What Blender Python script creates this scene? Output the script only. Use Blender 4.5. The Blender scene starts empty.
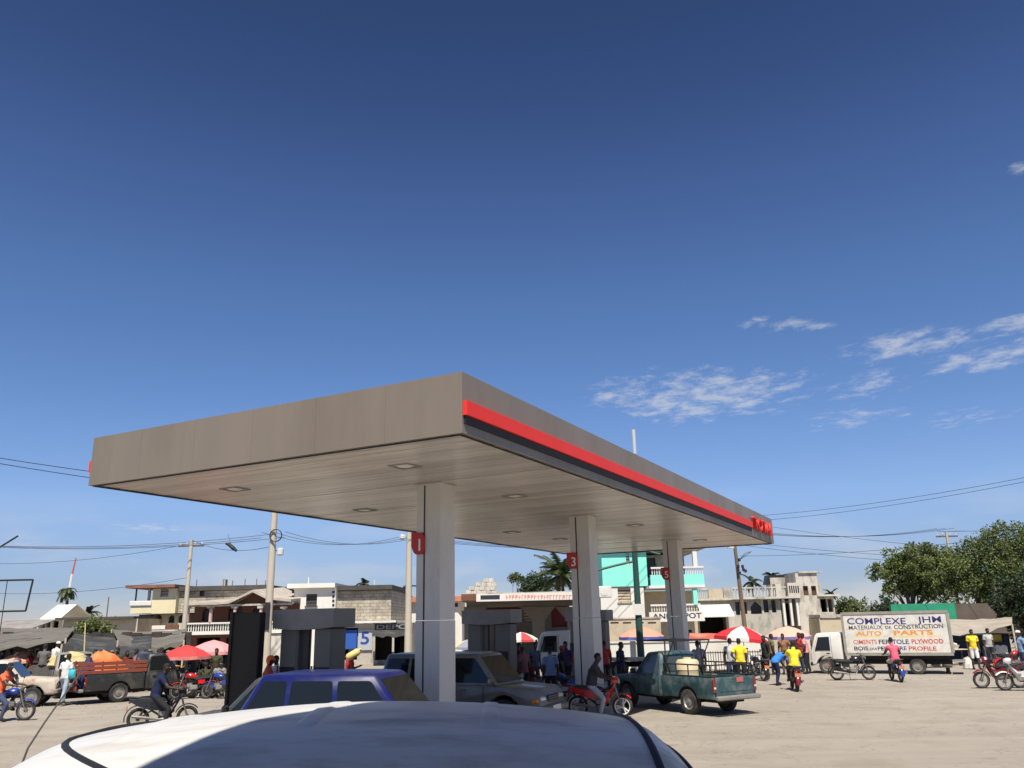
import bpy, math, random
from math import sin, cos, pi, radians, tan, atan2, sqrt
from mathutils import Vector, Matrix
random.seed(7)
scene = bpy.context.scene
COL = scene.collection

# ------------------------------------------------------------------ camera
FPX, PITCH, ROLL, EYE = 821.34, 0.2812, -0.0216, 2.6
fw = Vector((0, cos(PITCH), sin(PITCH))); up0 = Vector((0, -sin(PITCH), cos(PITCH))); rt0 = Vector((1, 0, 0))
RT = rt0 * cos(ROLL) + up0 * sin(ROLL); UP = up0 * cos(ROLL) - rt0 * sin(ROLL)
cam_d = bpy.data.cameras.new('camera'); cam = bpy.data.objects.new('camera', cam_d); COL.objects.link(cam)
cam_d.sensor_fit = 'HORIZONTAL'; cam_d.sensor_width = 36.0; cam_d.lens = 36.0 * FPX / 1024.0
cam_d.clip_start = 0.1; cam_d.clip_end = 4000
m = Matrix((RT, UP, -fw)).transposed().to_4x4(); m.translation = (0, 0, EYE); cam.matrix_world = m
scene.camera = cam

# ------------------------------------------------------------------ sun and sky
SUN = Vector((0.03, -0.58, 1.0)).normalized()
SUN_EL = math.asin(SUN.z); SUN_AZ = atan2(SUN.x, SUN.y)
sl = bpy.data.lights.new('sun', 'SUN'); sl.energy = 5.0; sl.angle = radians(0.53); sl.color = (1.0, 0.94, 0.84)
so = bpy.data.objects.new('sun', sl); COL.objects.link(so); so.rotation_euler = SUN.to_track_quat('Z', 'Y').to_euler(); so.location = (0, 0, 60)
world = bpy.data.worlds.new('World'); scene.world = world; world.use_nodes = True
wn = world.node_tree; wn.nodes.clear()
def N(nt, kind, **kw):
    n = nt.nodes.new(kind)
    for k, v in kw.items():
        if k.startswith('_'):
            n.inputs[int(k[1:])].default_value = v
        else:
            setattr(n, k, v)
    return n
def sky_world():
    L = wn.links.new
    sky = N(wn, 'ShaderNodeTexSky', sky_type='NISHITA', sun_disc=False, sun_elevation=SUN_EL, sun_rotation=SUN_AZ,
            altitude=0, air_density=1.0, dust_density=0.0, ozone_density=6.0)
    hs = N(wn, 'ShaderNodeHueSaturation'); hs.inputs['Saturation'].default_value = 1.22; hs.inputs['Value'].default_value = 1.0; L(sky.outputs[0], hs.inputs['Color'])
    tc = N(wn, 'ShaderNodeTexCoord'); nrm = N(wn, 'ShaderNodeVectorMath', operation='NORMALIZE'); L(tc.outputs['Generated'], nrm.inputs[0])
    sep = N(wn, 'ShaderNodeSeparateXYZ'); L(nrm.outputs[0], sep.inputs[0])
    zc = N(wn, 'ShaderNodeMath', operation='MAXIMUM', _1=0.03); L(sep.outputs[2], zc.inputs[0])
    dx = N(wn, 'ShaderNodeMath', operation='DIVIDE'); L(sep.outputs[0], dx.inputs[0]); L(zc.outputs[0], dx.inputs[1])
    dy = N(wn, 'ShaderNodeMath', operation='DIVIDE'); L(sep.outputs[1], dy.inputs[0]); L(zc.outputs[0], dy.inputs[1])
    cb = N(wn, 'ShaderNodeCombineXYZ'); L(dx.outputs[0], cb.inputs[0]); L(dy.outputs[0], cb.inputs[1])
    # clear tropical air: deeper blue overhead, paler towards the horizon, the same all round
    rp = N(wn, 'ShaderNodeValToRGB'); L(sep.outputs[2], rp.inputs[0]); el = rp.color_ramp.elements
    ST = ((0.0, .74, .72, .93), (.046, .76, .74, .98), (.135, 1.62, 1.22, 1.26), (.208, 1.9, 1.28, 1.27), (.375, 2.1, 1.25, 1.18), (.479, 2.0, 1.04, 1.03), (.577, 1.57, .81, .81), (.65, 1.42, .70, .70))
    while len(el) < len(ST): el.new(0.5)
    for e, q in zip(el, ST): e.position = q[0]; e.color = (q[1] / 2.2, q[2] / 2.2, q[3] / 2.2, 1)
    sc2 = N(wn, 'ShaderNodeVectorMath', operation='SCALE'); sc2.inputs[3].default_value = 2.2; L(rp.outputs[0], sc2.inputs[0])
    gr = N(wn, 'ShaderNodeVectorMath', operation='MULTIPLY'); L(hs.outputs[0], gr.inputs[0]); L(sc2.outputs[0], gr.inputs[1])
    # ripples of thin high cloud on a plane far above, gathered in a few banks
    mp = N(wn, 'ShaderNodeMapping'); mp.inputs['Scale'].default_value = (2.6, 2.0, 1); mp.inputs['Rotation'].default_value = (0, 0, 0.35); L(cb.outputs[0], mp.inputs[0])
    n1 = N(wn, 'ShaderNodeTexNoise', noise_dimensions='2D'); n1.inputs['Scale'].default_value = 3.0; n1.inputs['Detail'].default_value = 10; n1.inputs['Roughness'].default_value = 0.68; n1.inputs['Distortion'].default_value = 0.2
    L(mp.outputs[0], n1.inputs['Vector'])
    r1 = N(wn, 'ShaderNodeMapRange', _1=0.47, _2=0.72); L(n1.outputs['Fac'], r1.inputs[0])
    total = None
    for (cx, cy, rx, ry, amp) in CLOUDS:
        s1 = N(wn, 'ShaderNodeMath', operation='SUBTRACT', _1=cx); L(dx.outputs[0], s1.inputs[0])
        s2 = N(wn, 'ShaderNodeMath', operation='SUBTRACT', _1=cy); L(dy.outputs[0], s2.inputs[0])
        d1 = N(wn, 'ShaderNodeMath', operation='DIVIDE', _1=rx); L(s1.outputs[0], d1.inputs[0])
        d2 = N(wn, 'ShaderNodeMath', operation='DIVIDE', _1=ry); L(s2.outputs[0], d2.inputs[0])
        p1 = N(wn, 'ShaderNodeMath', operation='MULTIPLY'); L(d1.outputs[0], p1.inputs[0]); L(d1.outputs[0], p1.inputs[1])
        p2 = N(wn, 'ShaderNodeMath', operation='MULTIPLY_ADD'); L(d2.outputs[0], p2.inputs[0]); L(d2.outputs[0], p2.inputs[1]); L(p1.outputs[0], p2.inputs[2])
        q = N(wn, 'ShaderNodeMapRange', _1=1.0, _2=0.0, _3=0.0, _4=amp); L(p2.outputs[0], q.inputs[0])
        if total is None: total = q
        else:
            a = N(wn, 'ShaderNodeMath', operation='MAXIMUM'); L(total.outputs[0], a.inputs[0]); L(q.outputs[0], a.inputs[1]); total = a
    su = N(wn, 'ShaderNodeMath', operation='MULTIPLY_ADD', _1=0.42); L(total.outputs[0], su.inputs[0]); L(n1.outputs['Fac'], su.inputs[2])
    r3 = N(wn, 'ShaderNodeMapRange', interpolation_type='SMOOTHSTEP', _1=0.67, _2=1.08, _3=0.0, _4=0.60); L(su.outputs[0], r3.inputs[0])
    gate = N(wn, 'ShaderNodeMapRange', _1=0.0, _2=0.25); L(total.outputs[0], gate.inputs[0])
    fac = N(wn, 'ShaderNodeMath', operation='MULTIPLY', use_clamp=True); L(r3.outputs[0], fac.inputs[0]); L(gate.outputs[0], fac.inputs[1])
    # low bank of pale cumulus haze near the horizon
    n2 = N(wn, 'ShaderNodeTexNoise'); n2.inputs['Scale'].default_value = 6.0; n2.inputs['Detail'].default_value = 6
    mp2 = N(wn, 'ShaderNodeMapping'); mp2.inputs['Scale'].default_value = (1, 1, 3.4); L(nrm.outputs[0], mp2.inputs[0]); L(mp2.outputs[0], n2.inputs['Vector'])
    r2 = N(wn, 'ShaderNodeMapRange', _1=0.47, _2=0.68); L(n2.outputs['Fac'], r2.inputs[0])
    e2 = N(wn, 'ShaderNodeMapRange', _1=0.15, _2=0.02, _3=0.0, _4=0.7); L(sep.outputs[2], e2.inputs[0])
    f2 = N(wn, 'ShaderNodeMath', operation='MULTIPLY', use_clamp=True); L(r2.outputs[0], f2.inputs[0]); L(e2.outputs[0], f2.inputs[1])
    fm = N(wn, 'ShaderNodeMath', operation='MAXIMUM'); L(fac.outputs[0], fm.inputs[0]); L(f2.outputs[0], fm.inputs[1])
    mix = N(wn, 'ShaderNodeMix', data_type='RGBA'); L(fm.outputs[0], mix.inputs[0]); L(gr.outputs[0], mix.inputs[6]); mix.inputs[7].default_value = (7.2, 7.4, 7.9, 1)
    bg = N(wn, 'ShaderNodeBackground'); bg.inputs[1].default_value = 0.070; L(mix.outputs[2], bg.inputs[0])
    out = N(wn, 'ShaderNodeOutputWorld'); L(bg.outputs[0], out.inputs[0])
def ray(u, v):
    return fw + RT * ((u - 512) / FPX) + UP * ((384 - v) / FPX)
def gp(u, v, z=0.0):            # the point at height z seen at u, v
    d = ray(u, v); t = (z - EYE) / d.z
    return Vector((d.x * t, d.y * t, z))
def dp(u, v, y):                # the point at depth y seen at u, v
    d = ray(u, v); t = y / d.y
    return Vector((d.x * t, y, EYE + d.z * t))
def cl(u, v):
    d = ray(u, v); return d.x / d.z, d.y / d.z
CLOUDS = []
for (u, v, du, dv, amp) in ((705, 398, 135, 32, .95), (625, 396, 55, 22, .85), (660, 380, 40, 10, .7), (905, 346, 80, 22, .92), (985, 358, 70, 22, .95), (1012, 326, 45, 16, .9), (795, 325, 60, 10, .78), (750, 322, 30, 10, .7), (870, 385, 60, 22, .62), (850, 418, 70, 18, .66), (960, 420, 60, 18, .55), (1015, 172, 20, 14, .6), (150, 528, 55, 7, .85), (20, 545, 70, 14, .7), (110, 560, 80, 12, .55)):
    c, e, f_ = cl(u, v), cl(u + du, v), cl(u, v + dv); CLOUDS.append((c[0], c[1], abs(e[0] - c[0]), abs(f_[1] - c[1]), amp))
for k in range(9):              # the same thin banks go on round the rest of the sky
    an = radians(75 + k * 27); rr = 1.6 + (k * 37 % 10) * 0.28
    CLOUDS.append((rr * sin(an), rr * cos(an), 0.5, 0.4, 0.9))
sky_world()
vs = scene.view_settings; vs.view_transform = 'Standard'; vs.look = 'None'; vs.exposure = 0.4; vs.gamma = 1.0; vs.use_curve_mapping = False
scene.render.engine = 'CYCLES'

# ------------------------------------------------------------------ materials
MATS = {}
def mat(name, col, rough=0.6, var=0.0, scale=3.0, metal=0.0, bump=0.0, bscale=None, dirt=None, dirt_amt=0.0, spec=0.5, coat=0.0, dscale=None, alpha=1.0, trans=0.0, stretch=None, objrand=0.0):
    if name in MATS: return MATS[name]
    M = bpy.data.materials.new(name); M.use_nodes = True; nt = M.node_tree; L = nt.links.new
    b = nt.nodes['Principled BSDF']; c4 = (*col, 1)
    b.inputs['Base Color'].default_value = c4; b.inputs['Roughness'].default_value = rough; b.inputs['Metallic'].default_value = metal
    b.inputs['Specular IOR Level'].default_value = spec; b.inputs['Coat Weight'].default_value = coat; b.inputs['Coat Roughness'].default_value = 0.08
    b.inputs['Transmission Weight'].default_value = trans
    if var or dirt_amt or bump:
        tc = N(nt, 'ShaderNodeTexCoord'); src = tc.outputs['Object']
        if stretch:
            mp = N(nt, 'ShaderNodeMapping'); mp.inputs['Scale'].default_value = stretch; L(src, mp.inputs[0]); src = mp.outputs[0]
    cur = None
    if var:
        n = N(nt, 'ShaderNodeTexNoise'); n.inputs['Scale'].default_value = scale; n.inputs['Detail'].default_value = 7; n.inputs['Roughness'].default_value = 0.6; L(src, n.inputs['Vector'])
        r = N(nt, 'ShaderNodeMapRange', _1=0.3, _2=0.7, _3=1 - var, _4=1 + var); L(n.outputs['Fac'], r.inputs[0])
        mx = N(nt, 'ShaderNodeMix', data_type='RGBA', blend_type='MULTIPLY'); mx.inputs[0].default_value = 1.0; mx.inputs[6].default_value = c4; L(r.outputs[0], mx.inputs[7]); cur = mx.outputs[2]
    if dirt_amt:
        n = N(nt, 'ShaderNodeTexNoise'); n.inputs['Scale'].default_value = dscale or scale * 0.6; n.inputs['Detail'].default_value = 10; n.inputs['Roughness'].default_value = 0.68; L(src, n.inputs['Vector'])
        r = N(nt, 'ShaderNodeMapRange', _1=0.48, _2=0.66, _3=0.0, _4=dirt_amt); L(n.outputs['Fac'], r.inputs[0])
        mx = N(nt, 'ShaderNodeMix', data_type='RGBA'); L(r.outputs[0], mx.inputs[0])
        if cur: L(cur, mx.inputs[6])
        else: mx.inputs[6].default_value = c4
        mx.inputs[7].default_value = (*(dirt or (0.2, 0.16, 0.11)), 1); cur = mx.outputs[2]
        rr = N(nt, 'ShaderNodeMapRange', _1=0.0, _2=1.0, _3=rough, _4=min(1, rough + 0.4)); L(r.outputs[0], rr.inputs[0]); L(rr.outputs[0], b.inputs['Roughness'])
    if objrand:
        oi = N(nt, 'ShaderNodeObjectInfo'); r = N(nt, 'ShaderNodeMapRange', _3=1 - objrand, _4=1 + objrand * .5); L(oi.outputs['Random'], r.inputs[0])
        mx = N(nt, 'ShaderNodeMix', data_type='RGBA', blend_type='MULTIPLY'); mx.inputs[0].default_value = 1.0; L(r.outputs[0], mx.inputs[7])
        if cur: L(cur, mx.inputs[6])
        else: mx.inputs[6].default_value = c4
        cur = mx.outputs[2]
    if cur: L(cur, b.inputs['Base Color'])
    if bump:
        n = N(nt, 'ShaderNodeTexNoise'); n.inputs['Scale'].default_value = bscale or scale * 4; n.inputs['Detail'].default_value = 5; L(src, n.inputs['Vector'])
        bp = N(nt, 'ShaderNodeBump'); bp.inputs['Strength'].default_value = bump; bp.inputs['Distance'].default_value = 0.02; L(n.outputs['Fac'], bp.inputs['Height']); L(bp.outputs[0], b.inputs['Normal'])
    MATS[name] = M; return M
def leafmat(name, col):
    if name in MATS: return MATS[name]
    M = bpy.data.materials.new(name); M.use_nodes = True; nt = M.node_tree; L = nt.links.new
    b = nt.nodes['Principled BSDF']; b.inputs['Roughness'].default_value = 0.55
    g = N(nt, 'ShaderNodeNewGeometry'); r = N(nt, 'ShaderNodeMapRange', _1=0, _2=1, _3=0.72, _4=1.32); L(g.outputs['Random Per Island'], r.inputs[0])
    mx = N(nt, 'ShaderNodeMix', data_type='RGBA', blend_type='MULTIPLY'); mx.inputs[0].default_value = 1; mx.inputs[6].default_value = (*col, 1); L(r.outputs[0], mx.inputs[7])
    L(mx.outputs[2], b.inputs['Base Color'])
    t = N(nt, 'ShaderNodeBsdfTranslucent'); L(mx.outputs[2], t.inputs[0])
    ad = N(nt, 'ShaderNodeMixShader'); ad.inputs[0].default_value = 0.25; L(b.outputs[0], ad.inputs[1]); L(t.outputs[0], ad.inputs[2])
    L(ad.outputs[0], nt.nodes['Material Output'].inputs[0]); MATS[name] = M; return M
def blocks(name, c1, c2, mortar, sc=1.0, bw=0.42, bh=0.2, rough=0.9):
    if name in MATS: return MATS[name]
    M = bpy.data.materials.new(name); M.use_nodes = True; nt = M.node_tree; L = nt.links.new
    b = nt.nodes['Principled BSDF']; b.inputs['Roughness'].default_value = rough
    tc = N(nt, 'ShaderNodeTexCoord'); mp = N(nt, 'ShaderNodeMapping'); mp.inputs['Rotation'].default_value = (pi / 2, 0, 0); L(tc.outputs['Object'], mp.inputs[0])
    br = N(nt, 'ShaderNodeTexBrick'); L(mp.outputs[0], br.inputs['Vector'])
    br.inputs['Color1'].default_value = (*c1, 1); br.inputs['Color2'].default_value = (*c2, 1); br.inputs['Mortar'].default_value = (*mortar, 1)
    br.inputs['Scale'].default_value = sc; br.inputs['Mortar Size'].default_value = 0.018; br.inputs['Brick Width'].default_value = bw; br.inputs['Row Height'].default_value = bh
    n = N(nt, 'ShaderNodeTexNoise'); n.inputs['Scale'].default_value = 1.6; n.inputs['Detail'].default_value = 10; n.inputs['Roughness'].default_value = 0.7; L(tc.outputs['Object'], n.inputs['Vector'])
    r = N(nt, 'ShaderNodeMapRange', _1=0.35, _2=0.7, _3=1.2, _4=0.45); L(n.outputs['Fac'], r.inputs[0])
    mx = N(nt, 'ShaderNodeMix', data_type='RGBA', blend_type='MULTIPLY'); mx.inputs[0].default_value = 1; L(br.outputs[0], mx.inputs[6]); L(r.outputs[0], mx.inputs[7]); L(mx.outputs[2], b.inputs['Base Color'])
    bp = N(nt, 'ShaderNodeBump'); bp.inputs['Strength'].default_value = 0.6; bp.inputs['Distance'].default_value = 0.03; bp.invert = True; L(br.outputs['Fac'], bp.inputs['Height']); L(bp.outputs[0], b.inputs['Normal'])
    MATS[name] = M; return M

# ------------------------------------------------------------------ mesh builder
class MB:
    def __init__(s): s.v = []; s.f = []
    def add(s, vs, fs):
        o = len(s.v); s.v += [tuple(p) for p in vs]; s.f += [tuple(i + o for i in f) for f in fs]; return s
    def box(s, x0, x1, y0, y1, z0, z1):
        return s.add([(x0, y0, z0), (x1, y0, z0), (x1, y1, z0), (x0, y1, z0), (x0, y0, z1), (x1, y0, z1), (x1, y1, z1), (x0, y1, z1)],
                     [(0, 3, 2, 1), (4, 5, 6, 7), (0, 1, 5, 4), (1, 2, 6, 5), (2, 3, 7, 6), (3, 0, 4, 7)])
    def cbox(s, c, d, b=0.0, M=None):    # box about a centre with chamfered edges
        hx, hy, hz = d[0] / 2, d[1] / 2, d[2] / 2; o = len(s.v)
        if b <= 0:
            s.box(c[0] - hx, c[0] + hx, c[1] - hy, c[1] + hy, c[2] - hz, c[2] + hz)
        else:
            b = min(b, hx * .9, hy * .9, hz * .9); rings = []
            for (z, k) in ((-hz, b), (-hz + b, 0), (hz - b, 0), (hz, b)):
                X, Y = hx - k, hy - k; q = b
                rings.append([(c[0] + x, c[1] + y, c[2] + z) for x, y in ((-X + q, -Y), (X - q, -Y), (X, -Y + q), (X, Y - q), (X - q, Y), (-X + q, Y), (-X, Y - q), (-X, -Y + q))])
            s.loft(rings, True, True)
        if M is not None: s.xf(M, o)
        return s
    def loft(s, rings, cap0=False, cap1=False, closed=True):
        o = len(s.v); n = len(rings[0]); fs = []
        for r in rings: s.v += [tuple(p) for p in r]
        for i in range(len(rings) - 1):
            for j in range(n if closed else n - 1):
                a = o + i * n + j; b = o + i * n + (j + 1) % n
                fs.append((a, b, b + n, a + n))
        if cap0: fs.append(tuple(o + j for j in reversed(range(n))))
        if cap1: fs.append(tuple(o + (len(rings) - 1) * n + j for j in range(n)))
        s.f += fs; return s
    def tube(s, pts, r, n=8, caps=True):
        pts = [Vector(p) for p in pts]; k = len(pts)
        rs = r if isinstance(r, (list, tuple)) else [r] * k
        rings = []; ref = None
        for i, p in enumerate(pts):
            d = (pts[min(i + 1, k - 1)] - pts[max(i - 1, 0)]).normalized()
            if ref is None: ref = d.orthogonal().normalized()
            a = (ref - d * ref.dot(d))
            a = a.normalized() if a.length > 1e-6 else d.orthogonal().normalized()
            ref = a; b = d.cross(a)
            rings.append([p + (a * cos(2 * pi * j / n) + b * sin(2 * pi * j / n)) * rs[i] for j in range(n)])
        return s.loft(rings, caps, caps)
    def lathe(s, prof, n=16, axis='Z', c=(0, 0, 0), cap=True):
        rings = []
        for (r, h) in prof:
            ring = []
            for j in range(n):
                a = 2 * pi * j / n; p, q = r * cos(a), r * sin(a)
                ring.append((c[0] + p, c[1] + q, c[2] + h) if axis == 'Z' else ((c[0] + q, c[1] + h, c[2] + p) if axis == 'Y' else (c[0] + h, c[1] + p, c[2] + q)))
            rings.append(ring)
        return s.loft(rings, cap, cap)
    def prism(s, poly, a0, a1, axis='Y'):    # poly in the two other axes
        def P(p, h):
            return (p[0], h, p[1]) if axis == 'Y' else ((p[0], p[1], h) if axis == 'Z' else (h, p[0], p[1]))
        return s.loft([[P(p, a0) for p in poly], [P(p, a1) for p in poly]], True, True)
    def ell(s, c, r, n=10, m=7):
        rings = []
        for i in range(m + 1):
            t = -pi / 2 + pi * i / m; k = max(cos(t), 0.02)
            rings.append([(c[0] + r[0] * k * cos(2 * pi * j / n), c[1] + r[1] * k * sin(2 * pi * j / n), c[2] + r[2] * sin(t)) for j in range(n)])
        return s.loft(rings, True, True)
    def xf(s, M, start=0):
        for i in range(start, len(s.v)): s.v[i] = tuple(M @ Vector(s.v[i]))
        return s
    def mesh(s, name, smooth=None):
        me = bpy.data.meshes.new(name); me.from_pydata(s.v, [], s.f); me.update()
        import bmesh
        bm = bmesh.new(); bm.from_mesh(me); bmesh.ops.recalc_face_normals(bm, faces=bm.faces); bm.to_mesh(me); bm.free()
        if smooth:
            me.shade_smooth(); me.set_sharp_from_angle(angle=radians(smooth))
        return me
    def build(s, name, mt, parent=None, smooth=None, loc=None, rz=None):
        o = link(name, s.mesh(name, smooth), mt, parent)
        if loc is not None: o.location = loc
        if rz is not None: o.rotation_euler = (0, 0, rz)
        return o
def link(name, me, mt=None, parent=None):
    o = bpy.data.objects.new(name, me); COL.objects.link(o)
    if mt is not None:
        if len(me.materials) == 0: me.materials.append(mt)
        elif me.materials[0] != mt:
            o.material_slots[0].link = 'OBJECT'; o.material_slots[0].material = mt
    if parent: o.parent = parent
    return o
def tag(o, label=None, cat=None, group=None, kind=None):
    if label: o['label'] = label
    if cat: o['category'] = cat
    if group: o['group'] = group
    if kind: o['kind'] = kind
    return o
def thing(name, label, cat, loc=(0, 0, 0), rz=0.0, group=None):
    o = bpy.data.objects.new(name, None); COL.objects.link(o); o.location = loc; o.rotation_euler = (0, 0, rz); o.empty_display_size = 0.3
    return tag(o, label, cat, group)
KIDS = {}
def copy_tree(o, parent=None):
    c = o.copy(); COL.objects.link(c); c.parent = parent
    for ch in list(o.children): copy_tree(ch, c)
    return c
def text_obj(name, s, size, mt, parent, M, depth=0.01, bold=0.0, width=None):
    cu = bpy.data.curves.new(name, 'FONT'); cu.body = s; cu.size = size; cu.extrude = depth; cu.offset = bold; cu.align_x = 'LEFT'; cu.resolution_u = 3
    t = bpy.data.objects.new(name, cu); COL.objects.link(t); dg = bpy.context.evaluated_depsgraph_get()
    me = bpy.data.meshes.new_from_object(t.evaluated_get(dg)); bpy.data.objects.remove(t); bpy.data.curves.remove(cu); me.name = name
    if width:
        xs = [v.co.x for v in me.vertices]; k = width / (max(xs) - min(xs)); x0 = min(xs)
        for v in me.vertices: v.co.x = (v.co.x - x0) * k
    me.transform(M); me.materials.clear()
    return link(name, me, mt, parent)
FACE_Y = Matrix.Rotation(pi / 2, 4, 'X')      # text standing up, read from -y
# ------------------------------------------------------------------ ground
def ground_material():
    M = bpy.data.materials.new('dusty_concrete'); M.use_nodes = True; nt = M.node_tree; L = nt.links.new; b = nt.nodes['Principled BSDF']; b.inputs['Roughness'].default_value = 0.92; b.inputs['Specular IOR Level'].default_value = 0.25
    tc = N(nt, 'ShaderNodeTexCoord'); P = tc.outputs['Object']
    def noise(sc, det, ro, lo, hi, dist=0.0):
        n = N(nt, 'ShaderNodeTexNoise'); n.inputs['Scale'].default_value = sc; n.inputs['Detail'].default_value = det; n.inputs['Roughness'].default_value = ro; n.inputs['Distortion'].default_value = dist; L(P, n.inputs['Vector'])
        r = N(nt, 'ShaderNodeMapRange', _1=lo, _2=hi); L(n.outputs['Fac'], r.inputs[0]); return r.outputs[0]
    def mix(f, a, c, mode='MIX', k=None):
        x = N(nt, 'ShaderNodeMix', data_type='RGBA', blend_type=mode)
        if f is not None: L(f, x.inputs[0])
        else: x.inputs[0].default_value = k
        for sock, val in ((6, a), (7, c)):
            if isinstance(val, tuple): x.inputs[sock].default_value = (*val, 1)
            else: L(val, x.inputs[sock])
        return x.outputs[2]
    c = mix(noise(0.09, 6, 0.6, 0.35, 0.65), (0.295, 0.258, 0.212), (0.355, 0.318, 0.265))
    c = mix(noise(0.5, 8, 0.65, 0.5, 0.72, 0.6), c, (0.265, 0.228, 0.18))
    k = N(nt, 'ShaderNodeMath', operation='MULTIPLY', _1=0.55); L(noise(2.2, 10, 0.75, 0.56, 0.7), k.inputs[0]); c = mix(k.outputs[0], c, (0.20, 0.17, 0.135))
    st = N(nt, 'ShaderNodeMath', operation='MULTIPLY', _1=0.5); L(noise(0.22, 4, 0.5, 0.6, 0.75), st.inputs[0]); c = mix(st.outputs[0], c, (0.17, 0.15, 0.13))
    # worn wheel tracks and old oil spots
    mpt = N(nt, 'ShaderNodeMapping'); mpt.inputs['Rotation'].default_value = (0, 0, radians(-38)); mpt.inputs['Scale'].default_value = (0.045, 0.9, 1); L(P, mpt.inputs[0])
    nt_ = N(nt, 'ShaderNodeTexNoise'); nt_.inputs['Scale'].default_value = 1.0; nt_.inputs['Detail'].default_value = 5; nt_.inputs['Roughness'].default_value = 0.6; nt_.inputs['Distortion'].default_value = 0.4; L(mpt.outputs[0], nt_.inputs['Vector'])
    tr_ = N(nt, 'ShaderNodeMapRange', _1=0.52, _2=0.70, _3=0.0, _4=0.32); L(nt_.outputs['Fac'], tr_.inputs[0]); c = mix(tr_.outputs[0], c, (0.21, 0.19, 0.165))
    tr2 = N(nt, 'ShaderNodeMapRange', _1=0.46, _2=0.32, _3=0.0, _4=0.25); L(nt_.outputs['Fac'], tr2.inputs[0]); c = mix(tr2.outputs[0], c, (0.42, 0.385, 0.335))
    os_ = N(nt, 'ShaderNodeMath', operation='MULTIPLY', _1=0.6); L(noise(0.75, 3, 0.45, 0.69, 0.76), os_.inputs[0]); c = mix(os_.outputs[0], c, (0.11, 0.10, 0.09))
    vo = N(nt, 'ShaderNodeTexVoronoi', feature='DISTANCE_TO_EDGE'); vo.inputs['Scale'].default_value = 0.16; 
    nd = N(nt, 'ShaderNodeTexNoise'); nd.inputs['Scale'].default_value = 0.8; nd.inputs['Detail'].default_value = 6; L(P, nd.inputs['Vector'])
    av = N(nt, 'ShaderNodeMix', data_type='VECTOR'); av.inputs[0].default_value = 0.25; L(P, av.inputs[4]); 
    sc = N(nt, 'ShaderNodeVectorMath', operation='SCALE'); sc.inputs[3].default_value = 14; L(nd.outputs['Color'], sc.inputs[0])
    ad = N(nt, 'ShaderNodeVectorMath', operation='ADD'); L(P, ad.inputs[0]); L(sc.outputs[0], ad.inputs[1]); L(ad.outputs[0], vo.inputs['Vector'])
    cr = N(nt, 'ShaderNodeMapRange', _1=0.012, _2=0.0, _3=0, _4=0.6); L(vo.outputs['Distance'], cr.inputs[0]); c = mix(cr.outputs[0], c, (0.14, 0.12, 0.10))
    L(c, b.inputs['Base Color'])
    n = N(nt, 'ShaderNodeTexNoise'); n.inputs['Scale'].default_value = 5; n.inputs['Detail'].default_value = 8; n.inputs['Roughness'].default_value = 0.7; L(P, n.inputs['Vector'])
    bp = N(nt, 'ShaderNodeBump'); bp.inputs['Strength'].default_value = 0.5; bp.inputs['Distance'].default_value = 0.05; L(n.outputs['Fac'], bp.inputs['Height']); L(bp.outputs[0], b.inputs['Normal'])
    return M
GM = ground_material()
g = MB()
gx = [-1500, -300, -120] + [-60 + 4 * i for i in range(31)] + [120, 300, 1500]; gy = [-300, -60] + [-8 + 4 * i for i in range(30)] + [160, 300, 1800]
def gz(x, y):
    if abs(x) > 58 or y < -6 or y > 106: return 0.0
    return 0.012 * sin(x * 0.7 + 1.3) * sin(y * 0.53) - 0.008
vv = [(x, y, gz(x, y)) for y in gy for x in gx]; nx = len(gx)
g.add(vv, [(j * nx + i, j * nx + i + 1, (j + 1) * nx + i + 1, (j + 1) * nx + i) for j in range(len(gy) - 1) for i in range(nx - 1)])
tag(g.build('ground', GM, smooth=60), kind='structure')
# loose stones and litter on the dirt: nobody could count them
st = MB(); rnd = random.Random(5)
for k in range(900):
    if k < 300: x, y = rnd.uniform(-22, 24), rnd.uniform(24, 46)
    elif k < 650: x, y = rnd.gauss(21, 4), rnd.gauss(35.5, 0.9)
    else: x, y = rnd.uniform(-24, -6), rnd.gauss(30.5, 1.2)
    r = rnd.choice((0.015, 0.02, 0.03, 0.05)); a = rnd.uniform(0, 6.28); h = r * rnd.uniform(0.5, 1.0)
    st.add([(x + r * cos(a + q * pi / 2) * rnd.uniform(.7, 1.3), y + r * sin(a + q * pi / 2), -0.02) for q in range(4)] + [(x, y, h)], [(0, 1, 4), (1, 2, 4), (2, 3, 4), (3, 0, 4), (3, 2, 1, 0)])
tag(st.build('gravel', mat('stone', (0.27, 0.24, 0.20), 0.95, 0.3, 6)), 'loose stones and rubble scattered over the dusty ground', 'gravel', kind='stuff')

# ------------------------------------------------------------------ fuel station canopy
SC = (5.7 - EYE) / 3.25
CX, CY, AZ = -0.9045 * SC, 14.2509 * SC, 0.4826
CW, CLN, FH, CH = 10.1741 * SC, 28.0262 * SC, 1.1228 * SC, 5.7
U = Vector((sin(AZ), cos(AZ), 0)); W = Vector((-cos(AZ), sin(AZ), 0))
CRZ = pi / 2 - AZ
def can(a, b, z=0.0): return Vector((CX, CY, z)) + U * a + W * b
def tocan(p): d = Vector((p.x - CX, p.y - CY, 0)); return d.dot(U), d.dot(W)
canopy = thing('fuel_canopy', 'big flat fuel station canopy, taupe fascia with a red stripe, on three columns', 'canopy', (CX, CY, 0), CRZ)
m_fas = mat('taupe_panel', (0.215, 0.178, 0.137), 0.42, 0.07, 0.7, dirt=(0.13, 0.105, 0.08), dirt_amt=0.35, dscale=0.5, stretch=(1, 1, 0.25))
m_dark = mat('black_rubber', (0.012, 0.012, 0.013), 0.6)
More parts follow.
